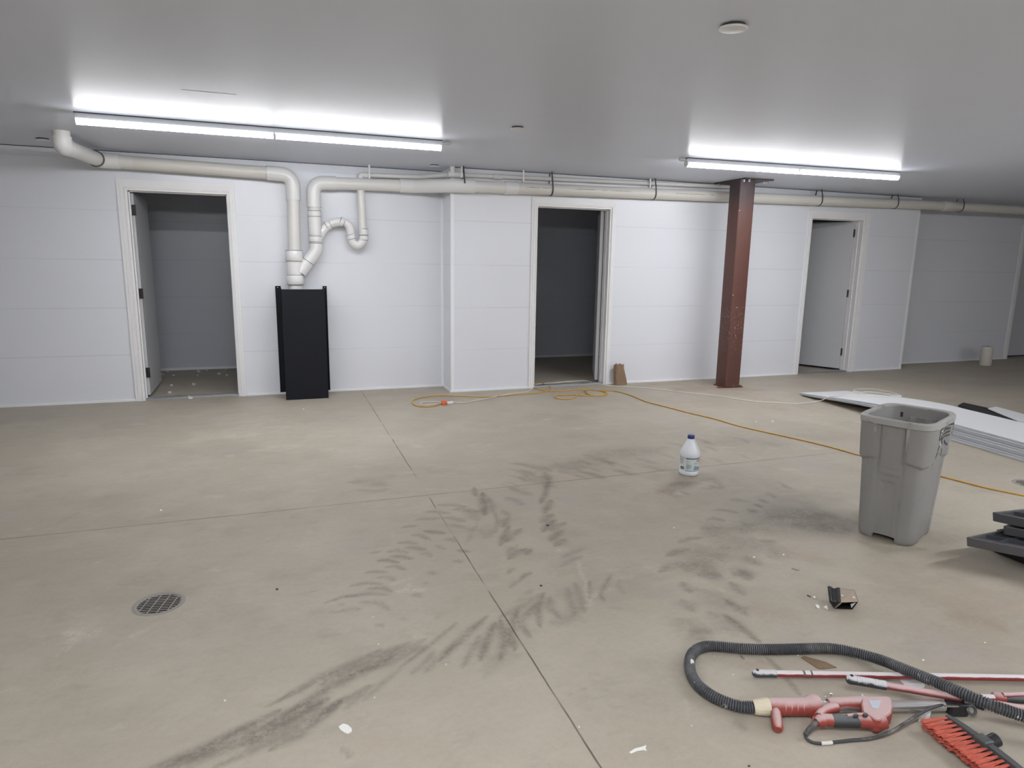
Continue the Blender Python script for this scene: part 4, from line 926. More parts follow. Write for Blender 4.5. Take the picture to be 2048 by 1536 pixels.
# ------------------------------------------------------------------ stacked white panels
STX, STY = 5.29, 5.45
nl = Vector((5.215, 3.166, 0)); nl0 = nl.copy(); dirp = (at(1608, 790, .02)-nl).normalized(); dirp.z = 0; dirp.normalize()
side = Vector((dirp.y, -dirp.x, 0))
if side.x < 0: side = -side
PW, PT = .62, .0185
tip = at(1606, 789, .012); LC = (tip-nl0).dot(dirp)+.02
for k in range(8):
    base = nl+side*(.0+.006*((k*7) % 3))
    top = k >= 5
    L1 = (tip-nl).dot(dirp)+[0, -.04, .02][k-5] if top else 1.05+.03*((k*5) % 3)
    mb = MB(); me_ = MB(); a, b, th = [], [], []
    cnt = 40; e1_, e2_ = [], []
    for i in range(cnt+1):
        s = -1.9+(L1+1.9)*i/cnt; z = PT*k+.001
        if top and s > 1.15:
            x_ = (s-1.15)/(LC-1.15); z = (PT*k)*(1-x_*x_*(1.9-.9*x_))+(k-5)*.010*x_*x_+.003
        p = base+dirp*s+Vector((0, 0, z)); th_ = PT-.003 if not (top and s > 1.15) else (PT-.003)*(1-.50*(s-1.15)/(LC-1.15))
        a.append(p); b.append(p+side*PW); th.append(Vector((0, 0, th_)))
        e1_.append((p, th_))
    nm = ['lowest white panel of the stack on the floor, flush with the concrete', 'second lowest white panel of the stack, lying on the lowest one', 'third white panel from the floor in the stack behind the trash can',
          'fourth white panel from the floor in the stack behind the trash can', 'fifth white panel, the one the three long bowed panels rest on', 'lowest of the three long white panels that bow down to the floor',
          'middle one of the three long white panels that bow down to the floor', 'topmost long white panel, bowed down to the floor under the white cord'][k]
    o = obj('panel_sheet', MB().ribbon(a, b, th), M['sheet'], bevel=.001); tag(o, nm, 'panel', 'stacked white wall panels')
    # tongue lips on the near edge
    lip = MB()
    for (z0f, z1f, out) in ((.08, .30, .004), (.62, .92, .006)):
        A_, B_, T_ = [], [], []
        for p, tt in e1_:
            A_.append(p-side*out+Vector((0, 0, tt*z0f))); B_.append(p-side*out+Vector((0, 0, tt*z1f))); T_.append(side*(out+.002))
        lip.ribbon(A_, B_, T_)
    obj('tongue_edge', lip, M['sheet_edge'], o)

bz_ = .004
tag(obj('black_foam_strip', MB().prism([at(1916, 813, bz_)[:2], at(1990, 838, bz_)[:2], at(2075, 866, bz_)[:2], at(2075, 842, bz_)[:2], at(1990, 822, bz_)[:2], at(1926, 808, bz_)[:2]], 0, .022), M['felt'], bevel=.003), 'black strip lying on the floor behind the white panel stack', 'strip')
for k in range(3):
    o_ = k*.006; pts = [(1968+k*4, 817-k), (1993, 811.5), (2075, 834), (2075, 850), (2040, 841)]
    tag(obj('white_offcut', MB().prism([(at(a_, b_, .03+o_)[0], at(a_, b_, .03+o_)[1]) for a_, b_ in pts][::-1], .002+o_*2, .010+o_*2), M['sheet']), ['lowest white offcut sheet behind the black strip', 'middle white offcut sheet behind the black strip', 'topmost white offcut sheet behind the black strip'][k], 'sheet', 'white offcut sheets')

# ------------------------------------------------------------------ cords
def fl(p, z=.006): return [at(x, y, z) for x, y in p]
yc = [(884, 807), (872, 811), (852, 813.5), (832, 811), (824.5, 805), (829, 799), (848, 794), (885, 791), (940, 793), (985, 793.5), (1030, 789), (1075, 786), (1096, 782), (1101, 775), (1092, 769), (1078, 766.5), (1068, 768.5), (1067, 774), (1078, 779), (1100, 782.5), (1125, 782), (1155, 779.5), (1185, 780), (1206, 783), (1214, 788), (1206, 791.5), (1188, 791), (1174, 787), (1172, 782.5), (1166, 782.5), (1156, 788), (1148, 796), (1132, 798.5), (1114, 796.5), (1110, 793), (1118, 790), (1142, 789.5), (1170, 791.5), (1192, 792), (1208, 789), (1213, 784.5), (1200, 780.5), (1215, 781), (1235, 783), (1262, 791), (1292, 803), (1330, 813), (1380, 826), (1430, 838), (1478, 852), (1540, 866), (1608, 881), (1665, 895), (1722, 911), (1800, 932), (1876, 951), (1908, 959), (1975, 976), (2048, 991), (2100, 1002)]
tag(obj('yellow_cord', MB().tube(catmull(fl(yc, .0065), .02), .0056, 8), M['yellow_cord'], smooth=60), 'yellow extension cord snaking from the orange plug across the floor', 'cord')
wc = [(878, 804), (862, 803.5), (846, 805), (840, 808), (848, 810), (868, 809), (884, 805.5), (906, 804), (925, 806), (952, 801), (985, 795), (1010, 789.5), (1035, 786), (1055, 783.5), (1066, 776), (1072, 769), (1100, 766), (1160, 761.5), (1172, 761.5), (1190, 766), (1212, 771), (1245, 773), (1300, 777), (1380, 786), (1430, 791), (1500, 802), (1560, 806), (1600, 807)]
P = fl(wc, .0055)
# over the bowed panels: height of the topmost panel under a sight line
Ltop = (tip-nl0).dot(dirp)+.02
def on_panel(px, py, lift=.007):
    z = .1
    for _ in range(14):
        q = at(px, py, z); s_ = (q-nl0).dot(dirp); x_ = max(0, min(1, (s_-1.15)/(Ltop-1.15))) if s_ > 1.15 else 0
        z = (PT*7*(1-x_*x_*(1.9-.9*x_))+.020*x_*x_+.003+(PT-.003)*(1-.45*x_)+lift)*.6+z*.4
    return at(px, py, z)
e = [(1640, 801.5, .03), (1656, 794.5, .068), (1672, 792, .075), (1700, 791.5, .10), (1760, 792.3, .150), (1800, 793, .162)]
P2 = [at(1640, 801.5, .03)]+[on_panel(x, y) for x, y, z in e[1:]]
coil = [on_panel(x, y) for x, y in [(1800, 793), (1790, 791.5), (1760, 787.5), (1738, 784.5), (1722, 784.5), (1712, 783), (1708, 781), (1712, 778.8), (1740, 777.7), (1765, 781), (1790, 787), (1802, 791.5), (1785, 789), (1755, 785), (1735, 783.5), (1720, 785), (1709, 784), (1706, 782.5)]]
tag(obj('power_cord', MB().tube(catmull(P+P2+coil, .02), .0050, 8), M['white_cord'], smooth=60), 'white cord running from the orange plug past the doorway onto the white panels', 'cord')
pc_ = at(888, 805.5, .022); root = thing('plug_adapter', (pc_.x, pc_.y, 0), 'orange three way plug end on the floor near the bump-out corner', 'plug')
obj('adapter_body', MB().lathe([(.012, -.022), (.024, -.02), (.028, -.004), (.028, .012), (.022, .022), (.006, .024)], (pc_.x, pc_.y, .023), 8), M['orange_plug'], root, smooth=30)
q_ = at(899, 801, .02); obj('white_plug', MB().obox(Vector((pc_.x+.065, pc_.y+.02, .014)), Vector((.95, .3, 0)).normalized(), Vector((-.3, .95, 0)).normalized(), Vector((0, 0, 1)), .035, .012, .012), M['clip'], root, bevel=.004)

# ------------------------------------------------------------------ paper bag, paper roll
def bag():
    c = at(1236, 768); c = Vector((c.x, 6.79, 0)); root = thing('paper_bag', c, 'crumpled brown paper bag against the wall right of the middle doorway', 'bag')
    n, H_ = 40, .245; vs = []; rnd = np.random.RandomState(3)
    ph = rnd.rand(6)*6
    for i in range(15):
        z = H_*i/14; k = i/14
        for j in range(n):
            t = 2*PI*j/n; w_ = .064-.004*k+.008*math.sin(3*k+1); d_ = .040-.010*k
            ex = 5; cc_, ss_ = math.cos(t), math.sin(t); r = (abs(cc_/w_)**ex+abs(ss_/d_)**ex)**(-1/ex)
            r *= 1+.05*math.sin(5*t+ph[0]+k*4)+.04*math.sin(9*t-k*7+ph[1])+.02*math.sin(17*t+k*13)
            zz = z+(.005*math.sin(11*t+ph[2])+.008*math.sin(5*t+ph[3]) if i == 14 else 0)
            vs.append((c.x+r*cc_-.022*k+.006*math.sin(k*6), c.y+r*ss_, max(zz, 0)))
    fs = [(i*n+j, i*n+(j+1) % n, (i+1)*n+(j+1) % n, (i+1)*n+j) for i in range(14) for j in range(n)]+[tuple(reversed(range(n)))]
    o = obj('bag_body', MB().add(vs, fs), M['paper'], root); sm = o.modifiers.new('solid', 'SOLIDIFY'); sm.thickness = .002
bag()
c = at(1972, 731.5); c = Vector((c.x+.05, c.y+.05, 0)); root = thing('paper_towel_roll', c, 'cream paper towel roll standing on the floor in the dim far right', 'paper roll')
obj('paper', MB().lathe([(.024, .005), (.076, .0), (.078, .003), (.078, .280), (.074, .283), (.026, .281), (.024, .278), (.024, .03)], c, 36, cap=False), M['roll'], root, smooth=40)
obj('core', MB().lathe([(.0235, .004), (.0235, .285), (.021, .285), (.021, .004)], c, 24, cap=False), M['rust_flake'], root, smooth=40)

# ------------------------------------------------------------------ grey trays at the right edge
def slab(root, P, z0, z1, rim=.012, name='tray_body'):
    mb = MB(); cx = sum(p.x for p in P)/len(P); cy = sum(p.y for p in P)/len(P); n = len(P)
    def ins(d):
        out = []
        for i in range(n):
            a, b, c_ = P[i-1], P[i], P[(i+1) % n]
            e1 = (b-a).normalized(); e2 = (c_-b).normalized(); n1 = Vector((-e1.y, e1.x)); n2 = Vector((-e2.y, e2.x))
            bis = (n1+n2).normalized(); out.append(b+bis*d/max(.3, bis.dot(n1)))
        return out
    I = ins(rim); zf = z1-.022
    vs = [(p.x, p.y, z0) for p in ins(.004)]+[(p.x, p.y, z1) for p in P]+[(p.x, p.y, z1) for p in I]+[(p.x, p.y, zf) for p in I]
    fs = [tuple(reversed(range(n))), tuple(range(3*n, 4*n))]
    for lv in range(3): fs += [(lv*n+i, lv*n+(i+1) % n, (lv+1)*n+(i+1) % n, (lv+1)*n+i) for i in range(n)]
    mb.add(vs, fs); return obj(name, mb, M['tray'], root, bevel=.003)
def tray(a_px, z, thick, b_dir, a_dir, la, lb, label, rnd=0, nm='storage_tray'):
    p = at(a_px[0], a_px[1], z+thick); p = Vector((p.x, p.y)); A = Vector(a_dir).normalized(); B = Vector(b_dir).normalized()
    pts = [p, p+A*la, p+A*la+B*lb, p+B*lb]
    if rnd:
        pts = [p+B*rnd, p+B*rnd*.3+A*rnd*.08, p+A*rnd*.3+B*rnd*.08, p+A*rnd]+pts[1:]
    root = thing(nm, (p.x+.3, p.y-.1, z), label, 'tray', 'dark grey plastic trays')
    slab(root, pts, z, z+thick)
    g = MB(); q = p+A*.03+B*.06
    for k in (.12, .27, .42):
        c0 = p+B*k+A*.012; c1 = p+B*k+A*(la-.02); d = (c1-c0); L = d.length; d.normalize(); nn = Vector((-d.y, d.x))
        c_ = (c0+c1)/2; g.obox(Vector((c_.x, c_.y, z+thick-.012)), Vector((*d, 0)), Vector((*nn, 0)), Vector((0, 0, 1)), L/2, .002, .0095)
    for k in (.10, .25):
        c0 = p+A*k+B*.012; c1 = p+A*k+B*(lb-.02); d = (c1-c0); L = d.length; d.normalize(); nn = Vector((-d.y, d.x))
        c_ = (c0+c1)/2; g.obox(Vector((c_.x, c_.y, z+thick-.0125)), Vector((*d, 0)), Vector((*nn, 0)), Vector((0, 0, 1)), L/2, .002, .009)
    obj('rib_grid', g, M['tray_in'], root)
    return root
aD = at(2048, 1096.7, .165)-at(1932.7, 1074.6, .165); bD = Vector((1.0, .04))
r1_ = tray((1932.5, 1074), .118, .046, bD, aD[:2], .42, .75, 'lowest dark grey plastic tray of the pile cut by the right edge')
p = at(2060, 1085, .118); 
obj('foot', MB().box(p.x+.0, p.x+.30, p.y-.06, p.y+.16, 0, .12), M['black_plastic'], r1_, bevel=.004)
r2_ = tray((2001, 1052), .166, .040, bD, aD[:2], .36, .6, 'middle dark grey plastic tray with a rounded corner, on the lowest one', .05)
r3_ = tray((1984.5, 1024), .208, .046, at(2048, 1017, .254)[:2] and (at(2048, 1017, .254)-at(1984.5, 1023.5, .254))[:2], (at(2048, 1038, .254)-at(1984.5, 1024.5, .254))[:2], .36, .6, 'topmost dark grey plastic tray of the pile cut by the right edge')

# ------------------------------------------------------------------ vacuum hose
hp = [(1507, 1414.6, .024), (1484, 1413.7, .022), (1455, 1405.6, .021), (1426, 1393, .021), (1401, 1375, .021), (1386, 1356, .021), (1379.5, 1335.5, .021), (1381, 1314, .021), (1392, 1300, .021), (1412, 1292.5, .021), (1440, 1293, .021), (1484, 1297, .021), (1537, 1298.6, .021), (1591, 1297.7, .021), (1645, 1296.5, .021), (1680, 1299, .021), (1716, 1306.5, .023), (1770, 1323, .034), (1823, 1344.5, .054), (1877, 1366, .070), (1931, 1389, .080), (1985, 1411, .078), (2048, 1433, .068), (2110, 1455, .06)]
hpath = catmull([at(x, y, z) for x, y, z in hp], .0012)
# even resampling, then ring profile
acc = [0]
for i in range(1, len(hpath)): acc.append(acc[-1]+(hpath[i]-hpath[i-1]).length)
tot = acc[-1]; step = .00095; n = int(tot/step); ts = np.linspace(0, tot, n); arr = np.array([tuple(p) for p in hpath])
rs = np.stack([np.interp(ts, acc, arr[:, k]) for k in range(3)], 1)
pitch = .0076; rad = .0172+.0022*np.clip(np.cos(2*PI*ts/pitch)*1.5, -1, 1)
tag(obj('vacuum_hose', MB().tube([Vector(p) for p in rs], list(rad), 16), M['hose'], smooth=80), 'corrugated dark vacuum hose looped on the floor with plaster splashes', 'hose')

# ------------------------------------------------------------------ poles
def tpole(p0, pg, p1, rg, rp, label, mat, holes=True, decal=None):
    p0, pg, p1 = Vector(p0), Vector(pg), Vector(p1); d = (p1-p0).normalized()
    root = thing('extension_pole', (p0.x, p0.y, 0), label, 'pole')
    obj('shaft', MB().tube([pg-d*.01, p1], rp, 18), mat, root, smooth=60)
    L = (pg-p0).length; pr_ = [p0, p0+d*.004, p0+d*.010]; rr = [rg*.45, rg*.8, rg]
    k = .026
    while k < L-.006:
        pr_ += [p0+d*k, p0+d*(k+.004)]; rr += [rg, rg*.92]; k += .008
    pr_ += [p0+d*(L-.002), p0+d*L]; rr += [rg, rg*.85]
    g = obj('grip', MB().tube(pr_, rr, 18), M['pole_grip'], root, smooth=30)
    s_ = d.cross(Vector((0, 0, 1))).normalized(); up_ = s_.cross(d)
    h0 = p0+d*.016+up_*(rg-.003)
    obj('hang_hole', MB().tube([h0, h0+up_*.004], .0055, 12), M['black_plastic'], g, smooth=40)
    if decal:
        q = p0+(p1-p0)*decal
        obj('sticker', MB().tube([q, q+d*.032], rp+.0006, 18), M['brush_body'], root, smooth=60)
        obj('sticker_logo', MB().tube([q+d*.007, q+d*.012, q+d*.02, q+d*.026], [rp+.0010, rp+.0011, rp+.0011, rp+.0010], 18), M['pole_red'], root, smooth=60)
    return root
Pz = .022
a_ = at(1505, 1346.5, Pz); b_ = at(2048, 1356, Pz); g_ = a_+(b_-a_).normalized()*.082
tpole(a_, g_, b_+(b_-a_)*.15, .0135, .0112, 'red pole dusted white with a grey grip, lying behind the other pole', M['pole_red'], decal=.16)
a_ = at(1692, 1357.5, .058); m_ = at(1773, 1370, .058); b_ = at(2048, 1418, .045)
tpole(a_, a_+(b_-a_).normalized()*(m_-a_).length, b_+(b_-a_)*.12, .0155, .0115, 'pink dusted pole with plaster covered grip, crossing under the hose', M['pole_pink'])

# third tool at the right edge
z_ = .03; a_ = at(1962, 1396, z_); b_ = at(2010, 1396, z_); c_ = at(2100, 1401, z_)
root = thing('tool_handle', (a_.x, a_.y, 0), 'tool handle with a red collar and black grip behind the hose at the right edge', 'tool')
obj('shaft', MB().tube([a_, b_], .012, 16), M['pole_red'], root, smooth=50)
cc0 = at(1986, 1395, z_); cc1 = at(2007, 1396.5, z_)
obj('collar', MB().tube([cc0, cc0+(cc1-cc0)*.2, cc1, cc1+(cc1-cc0)*.05], [.014, .018, .0185, .014], 20), M['red_plastic'], root, smooth=50)
obj('grip', MB().tube([cc1, c_], .014, 18), M['grip'], root, smooth=50)
obj('side_bar', MB().tube([at(2005, 1390, .045), at(2100, 1387, .045)], .008, 14), M['pole_pink'], root, smooth=50)

# ------------------------------------------------------------------ wall sander
def sander():
    Z = Vector((0, 0, 1))
    A0 = at(1532, 1413.5, .030); A1 = at(1886, 1411, .030); ax = (A1-A0).normalized(); sd = Vector((ax.y, -ax.x, 0)).normalized()   # sd toward viewer
    root = thing('long_neck_sander', (A0.x, A0.y, 0), 'red long neck wall sander with a closed handle lying on the floor', 'sander')
    def P(px, py, z=.030): return at(px, py, z)
    L = lambda px: (P(px, 1412)-A0).dot(ax)
    def on(px, off=0, dz=0): return A0+ax*L(px)+sd*off+Z*dz
    obj('tube', MB().tube([on(1625), on(1888)], .0165, 24), M['chrome'], root, smooth=60)
    h = MB().tube([on(1530), on(1534), on(1548), on(1595), on(1612), on(1620), on(1630), on(1637), on(1639)], [.022, .0255, .027, .027, .028, .035, .037, .033, .018], 28)
    f = obj('front_grip', h, M['red_plastic'], root, smooth=45)
    g = MB()
    for px in (1562, 1574, 1586, 1598):
        q = on(px); n_ = 14; a, b, th = [], [], []
        for i in range(n_):
            t = -1.2+2.2*i/n_; dd = sd*math.cos(t)+Z*math.sin(t); a.append(q+dd*.0268+ax*(.004*math.sin(t))); b.append(q+dd*.0268+ax*(.0022+.004*math.sin(t))); th.append(dd*.0012)
        g.ribbon(a, b, th)
    obj('grip_ridge', g, M['pole_pink'], f, smooth=60)
    # taped cuff between hose and grip
    cu = at(1507, 1414.6, .026); vs_p = [cu, cu+(on(1530)-cu)*.15, cu+(on(1530)-cu)*.55, on(1530)+ax*.004, on(1536)]
    obj('tape_wrap', MB().tube(vs_p, [.0215, .0235, .0250, .0275, .0268], 14), M['tape'], root, smooth=25)
    # side knob
    k0 = P(1551, 1421, .032); k1 = P(1556, 1460, .017)
    obj('side_knob', MB().tube([k0-sd*.01, k0, k0+(k1-k0)*.12, k0+(k1-k0)*.5, k0+(k1-k0)*.88, k1], [.010, .012, .0155, .0170, .0165, .012], 20), M['red_plastic'], root, smooth=50)
    # upper barrel round the tube
    obj('barrel', MB().tube([on(1656, -.004, .004), on(1659, -.004, .004), on(1690, -.006, .004), on(1735, -.006, .006)], [.016, .0195, .0205, .0215], 26), M['red_plastic'], root, smooth=45)
    obj('clamp_screw', MB().tube([on(1665, -.014, .018), on(1665, -.016, .034)], .004, 10), M['bolt'], root)
    # motor head, plan outline
    ht = .052; pl = [(1722, 1394.5), (1778, 1393.5), (1784, 1402), (1786, 1417), (1783, 1428), (1772, 1438), (1758, 1444), (1748, 1441), (1737, 1434), (1725, 1428), (1722, 1412)]
    pp_ = [P(a, b, ht) for a, b in pl]
    o = obj('motor_head', MB().prism([(p.x, p.y) for p in pp_][::-1], .010, ht+.006), M['red_plastic'], root, bevel=.009, bseg=3)
    pl = [P(a, b, ht+.0068) for a, b in [(1737, 1401), (1763, 1400.5), (1757, 1417), (1745, 1416.5)]]
    obj('label_plate', MB().prism([(p.x, p.y) for p in pl][::-1], ht+.0055, ht+.0072), M['plate'], o)
    # lower closed handle
    hz = .034; hpts = [P(1633, 1434, hz+.006), P(1640, 1438.5, hz), P(1660, 1440.5, hz), P(1700, 1441.5, hz), P(1730, 1442, hz), P(1756, 1444, hz+.002), P(1770, 1442, hz+.006)]
    hc = catmull(hpts, .006)
    obj('rear_handle', MB().tube(hc, [(.0175+.004*(i/len(hc))) for i in range(len(hc))], 22), M['red_plastic'], root, smooth=50)
    gp = catmull([P(1664, 1441, hz), P(1690, 1441.8, hz), P(1717, 1442.2, hz)], .006)
    obj('rubber_grip', MB().tube(gp, [.0184]+[.0194]*(len(gp)-2)+[.0184], 22), M['grip'], root, smooth=50)
    arm = catmull([on(1668, .008, .002), P(1655, 1419, .036), P(1643, 1426, .036), P(1636, 1434, .038)], .006)
    obj('link_arm', MB().tube(arm, [.0165-.003*i/len(arm) for i in range(len(arm))], 18), M['red_plastic'], root, smooth=50)
    sw = catmull([P(1694, 1434, .046), P(1712, 1432, .048), P(1728, 1431.5, .050)], .006)
    obj('switch_housing', MB().tube(sw, .009, 14), M['red_plastic'], root, smooth=50)
    for px, py in ((1712, 1427), (1731, 1426)):
        q = P(px, py, .066); obj('switch', MB().lathe([(.008, -.006), (.0085, 0), (.006, .004), (.001, .005)], (q.x, q.y, q.z-.006), 16, sx=1.1, sy=.7), M['grip'], root, smooth=40)
    q = P(1638, 1444, .034)
    obj('cable_collar', MB().tube([P(1645, 1441, .034), P(1638, 1443, .034), P(1633, 1445, .033)], [.0185, .018, .012], 18), M['red_plastic'], root, smooth=40)
    obj('cable_boot', MB().tube(catmull([P(1637, 1444, .033), P(1624, 1452, .030), P(1614, 1464, .018), P(1611, 1469, .013)], .006), [.010]*2+[.008]*30, 12) if False else
        MB().tube(catmull([P(1637, 1444, .033), P(1624, 1452, .030), P(1614, 1464, .018), P(1611, 1470, .012)], .006), .0075, 12), M['cable'], root, smooth=60)
    cpt = [P(1611, 1469, .012), P(1612, 1476, .007), P(1622, 1483.5, .006), P(1640, 1487, .006), P(1665, 1485, .006), P(1700, 1481, .006), P(1740, 1477, .008), P(1775, 1466, .016), P(1805, 1449, .028), P(1835, 1430, .036), P(1862, 1416, .040), P(1890, 1409, .038), P(1915, 1407, .034)]
    obj('cable', MB().tube(catmull(cpt, .01), .0046, 12), M['cable'], root, smooth=60)
    lb = catmull([P(1642, 1486.6, .0065), P(1653, 1486.2, .0065), P(1664, 1485, .0065)], .01)
    obj('cable_label', MB().tube(lb, .0058, 10), M['white_cord'], root, smooth=60)
    # black swivel bracket at the end of the tube
    b0 = P(1915, 1414, .028)
    obj('bracket', MB().obox(P(1912, 1415, .024), ax, sd, Z, .030, .020, .020), M['black_plastic'], root, bevel=.005)
    q = P(1943, 1420, .030); rg = MB(); n_ = 24
    rg.tube([q+(ax*math.cos(2*PI*i/n_)+(Z*.8+sd*-.5).normalized()*math.sin(2*PI*i/n_))*.013 for i in range(n_+1)], .0045, 10, cap=False)
    obj('swivel_ring', rg, M['brush_body'], root, smooth=60)
    obj('lever', MB().tube([P(1925, 1405, .045), P(1945, 1408, .04), P(1967, 1417, .034)], [.010, .012, .009], 14, squash=.7), M['black_plastic'], root, smooth=50)
    obj('bolt', MB().obox(P(1903, 1412, .046), ax, sd, Z, .022, .003, .002), M['chrome'], root)
sander()

# ------------------------------------------------------------------ broom head
def broom():
    z = .035; B0 = at(1893, 1437, z); B1 = at(2056, 1560, z); d = (B1-B0).normalized(); Z = Vector((0, 0, 1))
    tipd = at(1849, 1458, .022)-at(1886, 1442, z); o_ = Vector((tipd.x, tipd.y, 0)).normalized(); ol = Vector((-d.y, d.x, 0))
    if ol.dot(o_) < 0: ol = -ol
    root = thing('broom_head', (B0.x, B0.y, 0), 'broom head with orange red bristles and dark body lying at the lower right', 'broom')
    L = (B1-B0).length+.02
    prof = [(.012, -.030), (-.014, -.028), (-.021, -.010), (-.020, .012), (-.008, .022), (.010, .020)]
    n = 24; vs = []
    for i in range(n+1):
        s = L*i/n; k = 1-.35*abs(2*i/n-1)**3
        for a, b in prof: vs.append(B0+d*s+ol*a*k+Z*b*k)
    m_ = len(prof); mb = MB().add(vs, [(i*m_+j, i*m_+(j+1) % m_, (i+1)*m_+(j+1) % m_, (i+1)*m_+j) for i in range(n) for j in range(m_)]+[tuple(range(m_)), tuple(range(n*m_, (n+1)*m_))])
    obj('body', mb, M['brush_body'], root, smooth=35)
    c = B0+d*L*.44
    obj('socket_block', MB().obox(c+Z*.004, d, ol, Z, .020, .018, .022), M['brush_body'], root, bevel=.004)
    s0 = c-ol*.012+Z*.002; s1 = c-ol*.050+Z*.012
    obj('handle_socket', MB().tube([s0, s0+(s1-s0)*.3, s0+(s1-s0)*.35, s1], [.011, .012, .0185, .0195], 20, cap=True), M['black_plastic'], root, smooth=40)
    obj('socket_hole', MB().tube([s1-(s1-s0)*.05, s1+(s1-s0).normalized()*.0006], .013, 18), M['pit'], root)
    rnd = random.Random(5)
    k = .008; row = 0
    while k < L-.006:
        for lay, (dz, off) in enumerate(((.010, 0), (-.012, .007))):
            p = B0+d*(k+off)+ol*.008+Z*dz; ln = .080+rnd.uniform(-.004, .004); spread = (k/L-.5)*.22
            dr = (ol+d*(-.08+spread)+Z*(-.12 if lay == 0 else -.02)).normalized()
            n_ = 7; pts = [p+dr*ln*i/n_+Z*(-.004*(i/n_)**2) for i in range(n_+1)]
            pts = [Vector((q.x, q.y, max(q.z, .008))) for q in pts]
            rr = [.0034+.0058*(i/n_)**1.1+rnd.uniform(0, .0007) for i in range(n_+1)]; rr[-1] *= .82
            dn = (pts[-1]-pts[0]).normalized(); sx_ = dn.cross(Z).normalized(); sy_ = sx_.cross(dn); ns = 30; vs = []; ph = rnd.uniform(0, 6)
            for i, q in enumerate(pts):
                for a_ in range(ns):
                    t_ = 2*PI*a_/ns; rg = 1+(.10+.22*i/n_)*math.cos(6*t_+ph); jag = dn*(rnd.uniform(-.006, .002) if i == n_ else 0)
                    vs.append(q+sx_*math.cos(t_)*rr[i]*rg+sy_*math.sin(t_)*rr[i]*.55*rg+jag)
            fs = [(i*ns+a_, i*ns+(a_+1) % ns, (i+1)*ns+(a_+1) % ns, (i+1)*ns+a_) for i in range(n_) for a_ in range(ns)]+[tuple(reversed(range(ns)))]
            vs.append(pts[-1]-dn*.004); fs += [(n_*ns+a_, n_*ns+(a_+1) % ns, (n_+1)*ns) for a_ in range(ns)]
            obj('bristle_tuft', MB().add(vs, fs), M['bristle'], root, smooth=50)
        k += .0165
broom()

# ------------------------------------------------------------------ small bits on the floor
def chip(px, py, pts, th, mat, label, name='plaster_flake', cat='flake', group=None, z=0):
    """pts: outline in photo pixels relative to px,py lying on the floor"""
    P = [at(px+a, py+b, z) for a, b in pts]
    ar = sum(P[i].x*P[(i+1) % len(P)].y-P[(i+1) % len(P)].x*P[i].y for i in range(len(P)))
    if ar < 0: P = P[::-1]
    return tag(obj(name, MB().prism([(p.x, p.y) for p in P], z+.0002, z+th), mat, bevel=min(.0012, th*.3)), label, cat, group)
chip(691, 1460, [(-14, -4), (-5, -10), (4, -8), (12, -1), (13, 5), (4, 9), (-2, 7), (-10, 2)], .006, M['flake'], 'largest white plaster flake, alone on the floor at lower left of centre')
chip(1278, 1500, [(-20, 6), (-8, -2), (8, -6), (15, -9), (13, -2), (16, 3), (8, 1), (-4, 3), (-16, 8)], .003, M['flake'], 'torn white scrap near the bottom edge, right of the floor joint')
chip(1848, 1436, [(-12, 8), (-10, 2), (-2, -2), (6, -9), (12, -9), (13, -3), (10, 6), (2, 4), (-4, 8)], .018, M['flake'], 'white plaster chunk beside the black cable near the broom head')
chip(1635, 1215, [(-5, -3), (0, -4), (4, 0), (3, 4), (-2, 2)], .006, M['flake'], 'white crumb left of the small black box, middle one of three', group='crumbs by the black box')
chip(1652, 1216, [(-5, 0), (1, -4), (3, 0), (4, 5), (-1, 2)], .006, M['flake'], 'white crumb just below the left corner of the small black box', group='crumbs by the black box')
chip(1628.5, 1195.5, [(-3, 0), (1, -2), (3, 1), (1, 3)], .005, M['flake'], 'smallest and farthest white crumb left of the small black box', group='crumbs by the black box')
chip(1618, 1192, [(-4, -2), (4, 2), (3, 3), (-4, 0)], .003, M['dk'], 'thin dark sliver left of the white crumbs by the black box', 'wood_sliver', 'sliver')
chip(1591, 1139, [(-8, -3), (8, 1), (7, 3), (-8, -1)], .004, M['carton'], 'pale thin sliver between the trash can and the dark stain', 'wood_sliver', 'sliver')
chip(1638, 1327, [(-36, -11), (-30, -14), (14, -2), (36, 9), (6, 12), (-2, 11)], .003, M['rust_flake'], 'brown thin board scrap inside the loop of the hose', 'board_scrap', 'scrap')
chip(1824, 1367, [(-25, -7), (16, -6), (26, 5), (22, 10), (-12, 10)], .004, M['sheet'], 'white trapezoid offcut under the two crossing poles', 'sheet_scrap', 'scrap')
q = at(1487, 1312); root = thing('screw', (q.x, q.y, 0), 'small loose screw inside the loop of the hose', 'screw')
obj('shank', MB().tube([at(1481, 1311, .003), at(1487, 1317, .003)], .0018, 8), M['bolt'], root); obj('head', MB().tube([at(1487, 1317, .004), at(1488.5, 1318.5, .004)], .0042, 10), M['bolt'], root)
